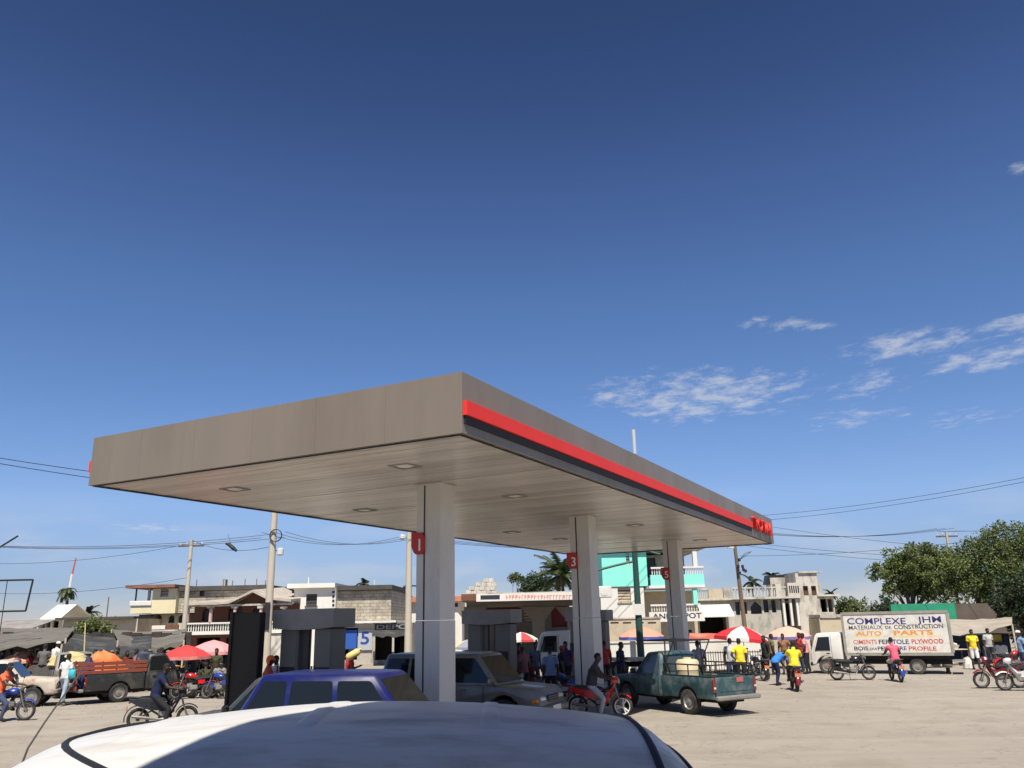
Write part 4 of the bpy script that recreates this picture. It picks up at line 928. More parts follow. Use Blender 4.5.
class Bld:
    def __init__(s, name, label, u, Y, cat='building', group=None):
        s.Y = Y; s.x0 = gx(u, Y).x; s.root = thing(name, label, cat, (s.x0, Y, 0), 0, group)
    def R(s, r):        # pixel rectangle (u0, v0, u1, v1) -> metres x0, x1, z0, z1 on the front plane
        u0, v0, u1, v1 = r; vm, um = (v0 + v1) / 2, (u0 + u1) / 2
        return dp(u0, vm, s.Y).x - s.x0, dp(u1, vm, s.Y).x - s.x0, max(0.0, dp(um, v1, s.Y).z), dp(um, v0, s.Y).z
    def box(s, name, r, mt, y0=0.0, y1=.3, parent=None, bev=0.0):
        x0, x1, z0, z1 = s.R(r); m_ = MB()
        m_.cbox(((x0 + x1) / 2, (y0 + y1) / 2, (z0 + z1) / 2), (x1 - x0, y1 - y0, z1 - z0), bev) if bev else m_.box(x0, x1, y0, y1, z0, z1)
        return m_.build(name, mt, parent or s.root)
    def wall(s, r, mt, ops=(), depth=6.0, y0=0.0, t=.22, name='wall', ground=False, frame=None, pane=None, back=True):
        """front wall with real openings; panes stand back in the reveal, sills and frames are their sub-parts"""
        x0, x1, z0, z1 = s.R(r)
        if ground: z0 = 0.0
        O = []
        for op in ops:
            a, b, c, d = s.R(op[:4]); O.append((a, b, max(c, z0), min(d, z1), op[4] if len(op) > 4 else ''))
        xs = sorted(set([x0, x1] + [q for o in O for q in o[:2]])); zs = sorted(set([z0, z1] + [q for o in O for q in o[2:4]])); w = MB()
        for i in range(len(xs) - 1):
            for j in range(len(zs) - 1):
                cx, cz = (xs[i] + xs[i + 1]) / 2, (zs[j] + zs[j + 1]) / 2
                if any(o[0] < cx < o[1] and o[2] < cz < o[3] for o in O): continue
                w.add([(xs[i], y0, zs[j]), (xs[i + 1], y0, zs[j]), (xs[i + 1], y0, zs[j + 1]), (xs[i], y0, zs[j + 1])], [(0, 1, 2, 3)])
        for a, b, c, d, k in O:
            e = y0 + t
            w.add([(a, y0, c), (b, y0, c), (b, y0, d), (a, y0, d), (a, e, c), (b, e, c), (b, e, d), (a, e, d)], [(0, 4, 5, 1), (1, 5, 6, 2), (2, 6, 7, 3), (3, 7, 4, 0)])
            if 'arch' in k or 'point' in k:
                n = 8; h = min((b - a) / 2, (d - c) * .45); cz = d - h; m = (a + b) / 2
                for sg in (-1, 1):
                    pts = [(m + sg * (b - a) / 2, d), ]
                    arc = [(m + sg * (b - a) / 2 * (cos(q * pi / 2 / n) if 'arch' in k else 1 - q / n), cz + h * (sin(q * pi / 2 / n) if 'arch' in k else q / n)) for q in range(n + 1)]
                    poly = pts + (arc[::-1] if True else arc)
                    w.loft([[(p[0], y0 + .003, p[1]) for p in poly], [(p[0], y0 + t - .01, p[1]) for p in poly]], True, True)
        if back: w.add([(x0, y0, z0), (x1, y0, z0), (x1, y0, z1), (x0, y0, z1), (x0, y0 + depth, z0), (x1, y0 + depth, z0), (x1, y0 + depth, z1), (x0, y0 + depth, z1)], [(0, 3, 7, 4), (1, 5, 6, 2), (3, 2, 6, 7), (4, 7, 6, 5)])
        wo = w.build(name, mt, s.root)
        for a, b, c, d, k in O:
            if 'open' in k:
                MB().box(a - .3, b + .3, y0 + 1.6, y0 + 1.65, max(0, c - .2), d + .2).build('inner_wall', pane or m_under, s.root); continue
            p = MB().box(a, b, y0 + t - .02, y0 + t + .02, c, d).build('window' if 'door' not in k else 'door', pane or m_pane, s.root)
            if 'sill' in k: MB().box(a - .06, b + .06, y0 - .07, y0 + .03, c - .07, c + .005).build('sill', frame or mt, p)
            if 'bars' in k:
                n = max(2, int((b - a) / .3))
                for i in range(1, n): MB().box(a + (b - a) * i / n - .015, a + (b - a) * i / n + .015, y0 + t - .07, y0 + t - .03, c, d).build('mullion', frame or m_blk, p)
            if 'louv' in k:
                n = max(3, int((d - c) / .16))
                for i in range(n): MB().cbox(((a + b) / 2, y0 + t - .07, c + (d - c) * (i + .5) / n), (b - a - .03, .02, (d - c) / n * .7), 0, ).build('louvre', frame or m_beige, p)
        return wo
    def balusters(s, r, mt, n, y=0.0, rail=True, w=None, parent=None):
        x0, x1, z0, z1 = s.R(r); h = z1 - z0; w = w or (x1 - x0) / n * .28; me = MB()
        me.lathe([(w * .7, 0), (w * .7, h * .08), (w * .45, h * .14), (w, h * .38), (w * .5, h * .7), (w * .7, h * .9), (w * .7, h)], 8)
        me = me.mesh('baluster', 40); ra = MB().box(x0, x1, y - .1, y + .1, z1 + .002, z1 + .1).build('handrail', mt, s.root) if rail else s.root
        for i in range(n):
            o = link('baluster', me, mt, ra); o.location = (x0 + (x1 - x0) * (i + .5) / n, y, z0)
def fast_mast(label, u, v0, v1, Y, r=.05, mt=None, name='mast'):
    b = dp(u, v1, Y); a = dp(u, v0, Y)
    o = MB().tube([(0, 0, 0), (0, 0, a.z)], [r, r * .8], 8).build(name, mt or m_conc); o.location = (b.x, Y, 0); return tag(o, label, 'mast')

# --- turquoise two storey house
B = Bld('turquoise_house', 'turquoise and white two storey house with a balustraded balcony', 650, 52)
B.wall((602, 551, 647, 586.5), m_turq, [(626, 553.5, 629.5, 565, 'louv'), (632, 553.5, 635.5, 565, 'louv')], 9, frame=m_white)
B.wall((602, 587, 646, 665), m_white, [(618, 587.5, 631, 602, 'louv sill')], 9, y0=.06, ground=True, frame=m_beige)
B.box('roof', (600, 547.8, 646.8, 550.5), m_conc, -.25, 9.2); B.box('balcony_roof', (647, 547.5, 701, 550.5), m_conc, -1.3, 6)
B.wall((647.5, 553, 690, 586), m_conc, [(650, 556, 660, 576, 'door'), (672, 556, 681, 576, 'door')], 6, y0=1.6)
B.box('balcony_slab', (646, 586, 700.5, 588.5), m_white, -1.25, 2)
B.box('balcony_parapet', (647.5, 575.5, 700, 586), m_turq, -1.2, -1.05)
B.balusters((648, 569.5, 699.5, 575.3), m_white, 22, -1.12)
B.box('corner_post', (689, 551, 693, 569), m_white, -1.2, -.9)
B.wall((647, 590, 700, 665), m_beige, [(650, 632, 662, 655, 'door'), (684, 630, 698, 655, 'door')], 8, y0=1.5, ground=True)
B.box('corner_post', (689.5, 588.8, 693.5, 605), m_turq, -1.15, -.85)
B.balusters((648, 606, 697, 611.3), m_white, 20, -1.0)
sb = B.box('sign_board', (646.5, 611.8, 700.5, 621.5), m_white, -1.15, -.98)
x0, x1, z0, z1 = B.R((649.5, 612.5, 697.5, 618.5))
text_obj('sign_letters', 'ANE DEPOT', .42, m_frame, sb, Matrix.Translation((x0, -1.152, z0)) @ FACE_Y, .004, .008, x1 - x0)
B.box('lower_wall', (600, 619, 656, 646), m_beige, -1.9, -1.7); B.box('coping', (599, 617.5, 657, 619), m_conc, -1.95, -1.65)
for i in range(4): B.box('vent_slot', (607 + 12 * i, 622, 615 + 12 * i, 623.3), m_pane, -1.91, -1.88)
B.box('pavement', (598, 660, 702, 664), m_conc, -1.6, -.0)
ac = MB().cbox((0, 0, 0), (.8, .4, .6), .04); ac.lathe([(.2, -.22), (.2, -.2)], 14, 'Y'); o = ac.build('sign_box', m_rimw); o.location = dp(604, 592, 46); tag(o, 'small white sign box high on a pole beside the second column', 'sign box'); MB().tube([(-.3, 0, .2), (-.3, 0, -dp(604, 592, 46).z)], .06, 8).build('pole', m_conc, o)

# --- unfinished concrete building on the right
B = Bld('concrete_villa', 'weathered grey concrete villa with a pointed window and roof balustrade', 780, 66)
B.wall((728, 599, 782, 640), m_conc, [(735.5, 602, 740, 615), (743.5, 602, 747, 614), (750.5, 601, 761.5, 614, 'point'), (763.5, 599.8, 768.5, 612.5), (771.5, 600, 776, 612.5)], 9, ground=True)
B.box('roof_slab', (726, 597, 798, 599), m_concl, -.5, 9.3)
B.balusters((731, 588.5, 785, 596.7), m_concl, 16, -.3); B.box('parapet_block', (774, 584, 779.5, 596.8), m_concl, -.45, .3); B.box('parapet_block', (786, 583, 798, 596.8), m_concl, -.45, .3)
for i in range(5): B.box('grille_hole', (787.3 + 2.1 * i, 586, 788.5 + 2.1 * i, 593), m_pane, -.46, -.4)
B.wall((782, 600, 800, 640), m_conc, [(786, 605, 790, 625, 'door'), (792, 603, 797, 625, 'door')], 6, y0=1.6, ground=True)
for u in (783.5, 790.5, 797): B.box('porch_column', (u - 1.2, 599, u + 1.2, 626), m_white, -.3, 0, bev=.02)
B.wall((798, 573, 819.5, 640), m_concl, [(802.5, 586, 807.5, 595.5), (810.5, 586, 815.5, 595.5)], 8, y0=-.2, ground=True, pane=mat('brown_shutter', (.1, .05, .03), .8))
B.box('tower_cornice', (797, 571.5, 820.5, 573), m_concl, -.35, 8)
B.wall((819.6, 596, 837, 640), m_concl, [(822, 599, 828, 612, 'open'), (829, 599, 834, 612, 'open')], 6, y0=.2, ground=True)
B.box('loggia_slab', (816, 594.5, 838.5, 596.2), m_concl, -.3, 6)
B.box('step_wall', (819.5, 583, 826, 594.5), m_conc, 1, 1.3)
B.box('terrace_slab', (808, 614.5, 842, 617.5), m_conc, -2.6, -.21); B.box('terrace_wall', (810, 618, 842, 660), m_beige, -2.5, -.25)
tk = MB().prism([(-1.1, 0), (1.1, 0), (1.0, .75), (-.9, .75)], -.5, .5, 'Y').build('roof_shed', m_frame, B.root); tk.location = ((B.R((789, 575, 790, 576))[0]), 3, B.R((0, 0, 1, 582))[2] if False else dp(789, 583, 66).z + .0)
B.box('shed_wall', (780, 576, 797, 596.8), m_conc, 2.4, 3.6)

# --- low shop between the turquoise house and the villa
B = Bld('balustrade_shop', 'low beige shop with a roof balustrade left of the concrete villa', 712, 60)
B.wall((694, 600, 729, 650), m_beige, [(700, 617, 727, 640, 'open')], 7, ground=True)
B.box('roof_slab', (693, 598.5, 730, 600.5), m_concl, -.4, 7); B.balusters((694, 590, 707, 598), m_concl, 6, -.2); B.box('parapet', (707.5, 589, 722, 598.4), m_beige, -.3, -.1); B.box('parapet', (722.5, 588, 731, 598.4), m_conc, -.3, -.1)
aw = MB(); x0, x1, z0, z1 = B.R((697, 603, 729, 616)); aw.loft([[(x0, -.05, z1), (x1, -.05, z1), (x1, -.05, z1 - .08), (x0, -.05, z1 - .08)], [(x0, -1.4, z0), (x1, -1.4, z0), (x1, -1.4, z0 - .08), (x0, -1.4, z0 - .08)]], True, True); aw.build('awning', m_white, B.root)

# --- white house with quoins and its rough side wing
B = Bld('quoin_house', 'white two storey house with dark toothed corner quoins', 315, 58)
B.wall((292, 588, 334.5, 670), m_white, [(306, 594, 317, 606, 'louv sill')], 8, ground=True, frame=mat('dark_louvre', (.06, .055, .05), .7))
B.box('parapet', (288.5, 583.5, 336, 588), m_white, -.35, 8.2)
for i in range(6):
    for u0, u1 in ((292, 294.2), (332.3, 334.5)):
        if i % 1 == 0: B.box('quoin', (u0, 591 + i * 4.3, u1, 593.2 + i * 4.3), m_frame, -.04, .02)
B.box('water_pipe', (301, 576, 301.8, 583.5), m_white, 2, 2.06)
B = Bld('block_wing', 'rough block building with a dark sagging eave right of the white quoin house', 363, 58.6)
B.wall((335, 590.5, 391, 620.5), m_block, [], 8, y0=0); B.box('roof', (334.8, 585.5, 393, 590), mat('dark_roof', (.07, .065, .06), .9, .2, 2), -.4, 8.3)
B.box('ledge', (334.8, 620.8, 397, 623), m_white, -.5, 8); 
B.wall((335, 623.3, 412, 672), m_conc, [(343, 628, 357.5, 660, 'open'), (375, 632, 392, 660, 'open'), (394, 634, 405, 660, 'open')], 6, ground=True, back=True)
x = B.box('blue_poster', (345, 630, 357, 649), mat('poster_blue', (.02, .09, .38), .6), -.12, -.06); 
x = B.box('number_board', (358.5, 629.5, 372.5, 650), mat('board_grey', (.42, .44, .46), .7), -.12, -.06)
a, b, c, d = B.R((361, 632.5, 369.5, 644)); text_obj('number', '5', 1.15, mat('number_blue', (.02, .06, .28), .6), x, Matrix.Translation((a, -.125, c)) @ FACE_Y, .004, .02, b - a)
x = B.box('sign_board', (375, 623.5, 411, 630), m_frame, -.14, -.06)
a, b, c, d = B.R((377, 625.2, 408, 628.8)); text_obj('sign_letters', 'DEPO', .4, mat('letter_grey', (.3, .3, .29), .7), x, Matrix.Translation((a, -.145, c)) @ FACE_Y, .003, .006, b - a)
B = Bld('red_eave_house', 'low white house with an orange eave behind the concrete pole', 425, 68)
B.wall((391, 602, 462, 660), m_white, [(394, 603, 399.5, 610), (401, 603, 404, 611), (408, 603, 412, 610), (440, 603, 446, 610), (452, 603, 458, 610)], 7, ground=True)
B.box('roof', (389, 597, 464, 602), mat('orange_eave', (.5, .2, .11), .8, .15, 2), -.5, 7)

# --- open market hall under the sign fascia
m_hall = mat('hall_concrete', (.17, .155, .13), .9, .2, .8)  # darker copy of the concrete: the shade under the roof is in the colour
B = Bld('market_hall', 'open concrete hall with a white and red signboard along its roof edge', 520, 47)
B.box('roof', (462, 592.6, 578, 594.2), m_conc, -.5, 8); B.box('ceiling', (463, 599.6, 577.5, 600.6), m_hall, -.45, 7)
B.box('brown_board', (462, 594.4, 476.5, 601), m_brown, -.66, -.5)
sg = B.box('sign_board', (476.8, 593.6, 578, 600.8), m_white, -.64, -.5)
B.box('logo_panel', (481, 595.5, 500, 599.5), mat('logo_black', (.03, .03, .05), .5), -.655, -.645, sg)
rn = random.Random(9); x = 506.0
while x < 574:
    w = rn.uniform(1.6, 3.0); B.box('painted_letter', (x, 595.3, x + w * .38, 599.3), mat('letter_red', (.68, .27, .22), .7), -.65, -.642, sg); B.box('painted_letter', (x + w * .38, 595.3 + rn.choice((0, 1.6)), x + w, 596.2 + rn.choice((0, 1.6))), mat('letter_red', (.68, .27, .22), .7), -.65, -.642, sg); x += w + 1.0
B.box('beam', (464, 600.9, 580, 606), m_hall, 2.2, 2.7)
for u in (468.5, 540, 577):
    x = gx(u, 47).x - B.x0; c_ = MB(); zt = dp(u, 606, 47).z - .003
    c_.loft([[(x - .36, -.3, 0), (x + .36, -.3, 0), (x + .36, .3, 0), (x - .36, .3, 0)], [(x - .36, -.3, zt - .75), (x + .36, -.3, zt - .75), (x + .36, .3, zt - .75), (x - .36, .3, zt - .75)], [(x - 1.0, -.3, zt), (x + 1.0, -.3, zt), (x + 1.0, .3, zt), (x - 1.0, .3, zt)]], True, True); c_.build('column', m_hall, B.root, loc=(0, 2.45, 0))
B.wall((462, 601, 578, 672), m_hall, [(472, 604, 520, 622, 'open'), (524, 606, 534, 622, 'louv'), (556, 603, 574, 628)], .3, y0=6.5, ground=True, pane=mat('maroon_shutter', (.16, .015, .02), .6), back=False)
B = Bld('unfinished_wall', 'stepped unfinished block wall rising above the market hall roof', 482, 56)
for i, (a, b) in enumerate(((466, 497.5), (468, 497), (476, 497), (482, 496.5))):
    v1 = 594 - i * 4; 
    for k in range(int((b - a) / 5.2)): B.box('block', (a + k * 5.2 + (i % 2) * 1.3, v1 - 3.8, a + k * 5.2 + 5.0 + (i % 2) * 1.3, v1), m_concl, rn.uniform(-.03, .03), .4)
B.wall((465, 594.2, 500, 640), m_concl, [], .4, ground=True)

# --- cream house and the brown balcony house on the left
B = Bld('cream_house', 'cream two storey house with arched windows and a rust red roof edge', 160, 62)
B.wall((152, 588.5, 176, 613.5), m_cream, [(160.5, 589, 168.5, 596.5, 'louv')], 8, frame=m_conc)
B.box('roof', (128.5, 585, 177.5, 588), m_rroof, -.5, 8)
B.wall((130.5, 606, 152, 613.5), m_cream, [], 6, y0=-.02); B.box('balcony_parapet', (130, 601, 152, 605.8), m_white, -.12, .1, bev=.03)
for u, w in ((133.5, .5), (146, 2.0)): B.box('roof_post', (u, 588.2, u + w, 600.8), m_brown if w < 1 else m_conc, .3, .5)
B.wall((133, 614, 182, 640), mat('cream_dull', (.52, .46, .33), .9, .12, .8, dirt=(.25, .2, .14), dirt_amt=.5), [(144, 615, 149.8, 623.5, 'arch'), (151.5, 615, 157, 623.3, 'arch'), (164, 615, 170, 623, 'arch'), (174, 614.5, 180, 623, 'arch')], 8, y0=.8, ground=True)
B.box('balcony_slab', (130, 630, 181, 631.5), m_concl, -.6, .8); B.box('balcony_wall', (130.5, 625, 181, 630), m_brown, -.55, -.4)
for u in (135, 154.5): B.box('white_panel', (u, 625.3, u + 14, 629.7), m_white, -.62, -.552, bev=.03)
B.wall((176.2, 590.5, 262, 612), m_block, [(197, 590, 202, 596)], 8, y0=.5)
B.box('roof', (177.6, 585.5, 268, 590), mat('dark_roof', (.07, .065, .06), .9, .2, 2), .2, 8.5)
rn = random.Random(4)
for u in (186, 214, 223, 236, 248, 257): B.box('rebar_stub', (u, 580 + rn.uniform(-3, 2), u + .5, 585.4), m_brown, 2, 2.06)
B.box('roof_block', (212, 578, 216, 585.4), m_conc, 2, 2.5)
B = Bld('balcony_house', 'brown brick house with a gabled porch roof and white balustrade', 235, 56)
B.wall((184, 604, 292, 622), m_brown, [(192, 607, 204, 621, 'arch'), (219, 607, 225, 620, 'arch'), (227, 606, 234, 620, 'arch'), (244, 607, 252, 620, 'arch')], 8, y0=1.8)
B.wall((182, 634, 292, 680), m_brown, [(188, 638, 212, 660, 'open'), (218, 638, 236, 660, 'open'), (245, 638, 262, 660, 'open')], 8, y0=1.4, ground=True)
B.box('balcony_slab', (182, 630.5, 292, 634), m_white, -.2, 1.8); B.balusters((183, 623.5, 291, 630.3), m_white, 44, -.05)
rf = MB(); P = lambda u, v: (dp(u, v, 56).x - B.x0, dp(u, v, 56).z)
pr = [P(184, 603.5), P(231, 601.5), P(255, 590), P(269, 597), P(293, 599.5)]
for i in range(4):
    (xa, za), (xb, zb) = pr[i], pr[i + 1]; rf.loft([[(xa, -.5, za), (xa, 7, za + .45), (xa, 7, za + .3), (xa, -.5, za - .15)], [(xb, -.5, zb), (xb, 7, zb + .45), (xb, 7, zb + .3), (xb, -.5, zb - .15)]], True, True)
rf.build('roof', mat('pale_tin', (.48, .42, .35), .6, .2, 1.5, dirt=(.25, .17, .12), dirt_amt=.5), B.root)
gb = MB().prism([P(233, 604), P(255, 592), P(276, 601.5), P(276, 604)], .2, .4, 'Y').build('gable', m_brown, B.root)
B.box('porch_beam', (184, 604.2, 292, 606), m_concl, -.2, .1)
for u in (188, 211, 235, 261, 284):
    B.box('porch_column', (u - 1.3, 608.5, u + 1.3, 623), mat('pink_column', (.6, .42, .36), .8), -.2, .1, bev=.05); B.box('capital', (u - 2.6, 606.2, u + 2.6, 608.4), m_concl, -.25, .15)
B.box('side_wall', (262, 634.2, 290, 680), m_concl, -.1, 1.3)

# --- small gabled house and low sheds at the far left
B = Bld('gable_house', 'small house with a bright cream gable roof and an arcade', 44, 60)
rf = MB(); P = lambda u, v: (dp(u, v, 60).x - B.x0, dp(u, v, 60).z)
(xa, za), (xb, zb), (xc, zc), (xd, zd) = P(35, 604), P(55, 604), P(61, 618), P(40, 619)
rf.add([(xa, 3, za), (xb, 3, za), (xc, 0, zc), (xd, 0, zc), (xa, 3, za - .1), (xb, 3, za - .1), (xc, 0, zc - .1), (xd, 0, zc - .1)], [(0, 1, 2, 3), (7, 6, 5, 4), (0, 3, 7, 4), (1, 5, 6, 2), (3, 2, 6, 7)])
rf.add([(xa, 3, za), (xb, 3, za), (xb, 6, zc), (xa - 1.2, 6, zc)], [(0, 1, 2, 3)]); rf.build('roof', mat('cream_tin', (.78, .73, .6), .55, .06, 1), B.root)
x1, z1_ = P(26, 622); gb = MB(); gb.add([(xa, 3, za - .12), (xd, .1, zc - .12), (xd, .1, 0), (x1, 3.2, 0), (x1, 3.2, z1_)], [(0, 1, 2, 3, 4)]); gb.build('gable_wall', m_concl, B.root)
B.wall((40, 619.5, 60, 660), m_concl, [(42, 621, 47, 634, 'arch open'), (49, 621, 55, 634, 'open')], 5, y0=.4, ground=True)
for u in (29, 33, 37): B.box('arch_post', (u - .8, 622, u + .8, 640), m_concl, .5, .8)
B = Bld('long_shed', 'long low shed with a flat dark roof line behind the bush', 98, 59)
B.wall((61, 619.5, 136, 660), m_beige, [(78, 621, 88, 632)], 6, ground=True); B.box('roof', (59, 617, 137, 619.3), mat('dark_roof', (.07, .065, .06), .9, .2, 2), -.5, 6.3)
B = Bld('tin_shed', 'grey tin roofed shed at the far left below the billboard frame', 12, 56)
B.wall((-22, 631, 28, 660), m_concl, [(-4, 632, 6, 640), (12, 632, 22, 640)], 5, ground=True)
rf = MB(); (xa, za), (xb, zb) = (dp(-25, 631, 56).x - B.x0, dp(0, 631, 56).z), (dp(30, 631, 56).x - B.x0, dp(0, 620, 56).z)
rf.loft([[(xa, -.5, za), (xb, -.5, za), (xb, -.5, za - .06), (xa, -.5, za - .06)], [(xa, 3, zb), (xb, 3, zb), (xb, 3, zb - .06), (xa, 3, zb - .06)]], True, True); rf.build('roof', m_tin, B.root)

# --- walls, fence and right hand side
B = Bld('boundary_wall', 'low white boundary wall behind the teal pickup', 675, 45, 'wall')
B.box('wall', (586, 642, 762, 675), m_white, 0, .2); B.box('coping', (585, 640.3, 763, 642), m_white, -.05, .25)
for u in (640, 700): B.box('pier', (u - 2, 641, u + 2, 675), m_white, -.06, -.002)
o = thing('steel_railing', 'dark steel railing in front of the low white wall', 'railing', gx(725, 41)); 
rl = [gx(u, 41).x - o.location.x for u in (686, 760)]
for z in (.12, .95): MB().box(rl[0], rl[1], -.02, .02, z, z + .04).build('rail', m_frame, o)
ba = MB().box(-.012, .012, -.012, .012, .0, 1.05).mesh('bar'); n = 30
for i in range(n): q = link('bar', ba, m_frame, o); q.location = (rl[0] + (rl[1] - rl[0]) * (i + .5) / n, 0, 0)
B = Bld('green_wall', 'green and brown painted wall behind the lettered truck', 935, 52, 'wall')
B.box('green_panel', (893, 603.5, 957.5, 640), mat('green_paint', (.02, .27, .15), .8, .15, 1, dirt=(.05, .15, .1), dirt_amt=.4), 0, .25); B.box('brown_panel', (957.7, 603, 1030, 640), mat('brown_paint', (.11, .085, .065), .85, .2, 1), .02, .25)
B.box('base', (893, 640.2, 1030, 676), m_conc, -.02, .3)
B = Bld('shop_backdrop', 'dark blue shuttered stall front under the tarp on the right', 975, 47.5, 'stall')
B.wall((940, 634, 1012, 672), mat('dark_blue_boards', (.02, .03, .055), .8, .3, 2), [(986, 634.5, 1004, 642, 'x')], 1.5, ground=True, pane=mat('shop_yellow', (.55, .4, .05), .6))
for i in range(6): B.box('shutter_rib', (945, 640 + i * 4.2, 984, 640.7 + i * 4.2), mat('rib_blue', (.04, .06, .1), .7), -.04, -.002)
for i, (u, c) in enumerate(((986, WHITEC), (992, (.4, .5, .62)), (997, (.7, .62, .6)), (1003, WHITEC))):
    cg = MB(); x = gx(u, 47.3).x - B.x0; z = dp(u, 645, 47.3).z
    cg.loft([[(x - .2 * k, -.14 - d, z - h), (x + .2 * k, -.14 - d, z - h), (x + .2 * k, -.08 - d, z - h), (x - .2 * k, -.08 - d, z - h)] for k, h, d in ((.3, 0, 0), (1, .08, .02), (.8, .3, .05), (.95, .75, .02))], True, True); cg.build('hung_shirt', cmat(c), B.root)
# tarp on poles over the stall
def tarp(name, label, corners, mt, sag=.15, n=10, posts=True, cat='awning', drop=0.0, seed=1):
    """corners: back-left, back-right, front-right, front-left (world)"""
    c = [Vector(p) for p in corners]; o = thing(name, label, cat, (c[3].x, c[3].y, 0)); rn = random.Random(seed); mb = MB(); V0 = []
    for i in range(n + 1):
        for j in range(n + 1):
            s, t = i / n, j / n; p = (c[0] * (1 - s) + c[1] * s) * (1 - t) + (c[3] * (1 - s) + c[2] * s) * t
            p = p + Vector((0, 0, -sag * 4 * s * (1 - s) * (.4 + .6 * t) + rn.uniform(-.03, .03) + .05 * sin(s * 17) * t)) - o.location; V0.append(p)
    nn = n + 1; mb.add(V0, [(i * nn + j, (i + 1) * nn + j, (i + 1) * nn + j + 1, i * nn + j + 1) for i in range(n) for j in range(n)])
    k = len(V0); mb.add([p - Vector((0, 0, .012)) for p in V0], [(i * nn + j + 1, (i + 1) * nn + j + 1, (i + 1) * nn + j, i * nn + j) for i in range(n) for j in range(n)])
    if drop: mb.add([V0[i * nn + n] for i in range(nn)] + [V0[i * nn + n] - Vector((0, .02, drop * (1 + .4 * sin(i * 2.3)))) for i in range(nn)], [(i, i + 1, nn + i + 1, nn + i) for i in range(n)])
    sh = mb.build('sheet', mt, o, 60)
    if posts:
        for p in c: MB().tube([(0, 0, 0), (0, 0, p.z)], .045, 6).build('post', m_beige, o, loc=(p.x - o.location.x, p.y - o.location.y, 0))
    return o
m_tg = mat('tarp_grey', (.15, .135, .11), .8, .2, 1.2, dirt=(.12, .11, .1), dirt_amt=.5); m_tb = mat('tarp_pale', (.36, .31, .25), .8, .15, 1.2, dirt=(.25, .22, .18), dirt_amt=.5); m_td = mat('tarp_dark', (.04, .04, .037), .75, .3, 1.5, dirt=(.2, .19, .17), dirt_amt=.5)
tarp('stall_tarp', 'pale patched tarp slung over the stall beside the truck', (dp(936, 619, 47), dp(1012, 616, 47), dp(1012, 624, 43.5), dp(936, 633, 43.5)), m_tb, .25, seed=3)
tarp('market_tarp', 'wide grey brown tarp over the market stalls at the left edge', (dp(-20, 627.5, 49), dp(76, 627, 49), dp(66, 638, 39.5), dp(-30, 648, 39.5)), m_tg, .12, drop=.1, seed=5)
tarp('dark_tarp', 'crumpled dark tarp over the stalls behind the black pickup', (dp(76, 633, 47), dp(152, 634, 47), dp(150, 652, 39), dp(62, 644, 39)), m_td, .2, drop=.25, seed=6)
tarp('torn_tarp', 'pale torn tarp hanging next to the concrete pole on the left', (dp(112, 629, 48.5), dp(186, 629, 48.5), dp(184, 640, 42), dp(118, 640, 42)), m_tg, .35, drop=.2, seed=7)
tarp('red_awning', 'red and orange awning strip above the low white wall', (dp(690, 633, 47.5), dp(746, 632, 47.5), dp(746, 641, 45.8), dp(688, 642, 45.8)), mat('awning_red', (.5, .1, .07), .7, .3, 1.5, dirt=(.55, .3, .2), dirt_amt=.7), .08, seed=8)
tarp('shop_tarp', 'small dark awning over the shop door under the number board', (dp(372, 630, 57.8), dp(408, 630, 57.8), dp(408, 636, 55.5), dp(372, 636, 55.5)), m_td, .05, posts=False, seed=11)
# ------------------------------------------------------------------ pumps
m_pg = mat('pump_grey', (0.13, 0.128, 0.125), 0.5, 0.1, 2, dirt=(.2, .18, .15), dirt_amt=.3); m_pd = mat('pump_dark', (0.018, 0.015, 0.012), 0.7, .1, 2)
def pump(label, a, b):
    o = thing('fuel_pump', label, 'fuel pump', can(a, b), CRZ, 'fuel pumps under the canopy'); h = 2.98
    isl = MB(); isl.cbox((0, 0, .07), (.9, 2.0, .2), .04); isl.build('plinth', m_kerb, o)
    for y in (-.52, .52):
        p_ = MB().cbox((0, y, 1.36), (.55, .56, 2.4), .05).build('pump_housing', m_pg, o, 40)
        for s in (-1, 1):
            MB().cbox((s * .28, y, 1.5), (.02, .46, .34), .008).build('display', m_pd, p_); MB().cbox((s * .285, y, 1.0), (.05, .3, .26), .01).build('nozzle_holder', m_red, p_)
            MB().tube([(s * .33, y + .2, 1.1), (s * .42, y + .28, .7), (s * .4, y + .3, .4), (s * .36, y + .26, .9), (s * .33, y + .24, 1.7)], .018, 6).build('hose', m_dark, p_, 50)
    hd = MB(); rings = []
    for i in range(13):
        y = -.93 + 1.86 * i / 12; f = y / .93; bow = .10 * (1 - f * f); rings.append([(-.4 - bow * .8, y, h - .42 - bow * .5), (.4, y, h - .42 - bow * .5), (.4, y, h), (-.4 - bow * .8, y, h)])
    hd.loft(rings, True, True); hd.build('header', mat('pump_header', (.21, .205, .2), .5, .1, 2), o, 50)
    for y in (-.12, .12): MB().tube([(0, y, .15), (0, y, 2.52)], .03, 6).build('brace', m_frame, o)
    return o
def pa(u, Y): p = gx(u, Y); return tocan(p)
pump('grey twin fuel pump with a curved header behind the blue suv', *pa(313, 20.5))
pump('grey twin fuel pump with a curved header above the silver suv bonnet', *pa(492, 28.5))
pump('grey twin fuel pump with a curved header half hidden by the second column', *pa(590, 36))
o = thing('dark_totem', 'tall black totem panel standing left of the blue suv', 'totem', gx(248, 20.3), CRZ + radians(6))
MB().cbox((0, 0, 1.48), (.22, .80, 2.9), .02).build('panel', m_pd, o); MB().cbox((0, .41, 1.48), (.3, .08, 2.94), .01).build('frame', m_pd, o); MB().cbox((0, 0, .05), (.6, 1.1, .1), .02).build('base', m_kerb, o)

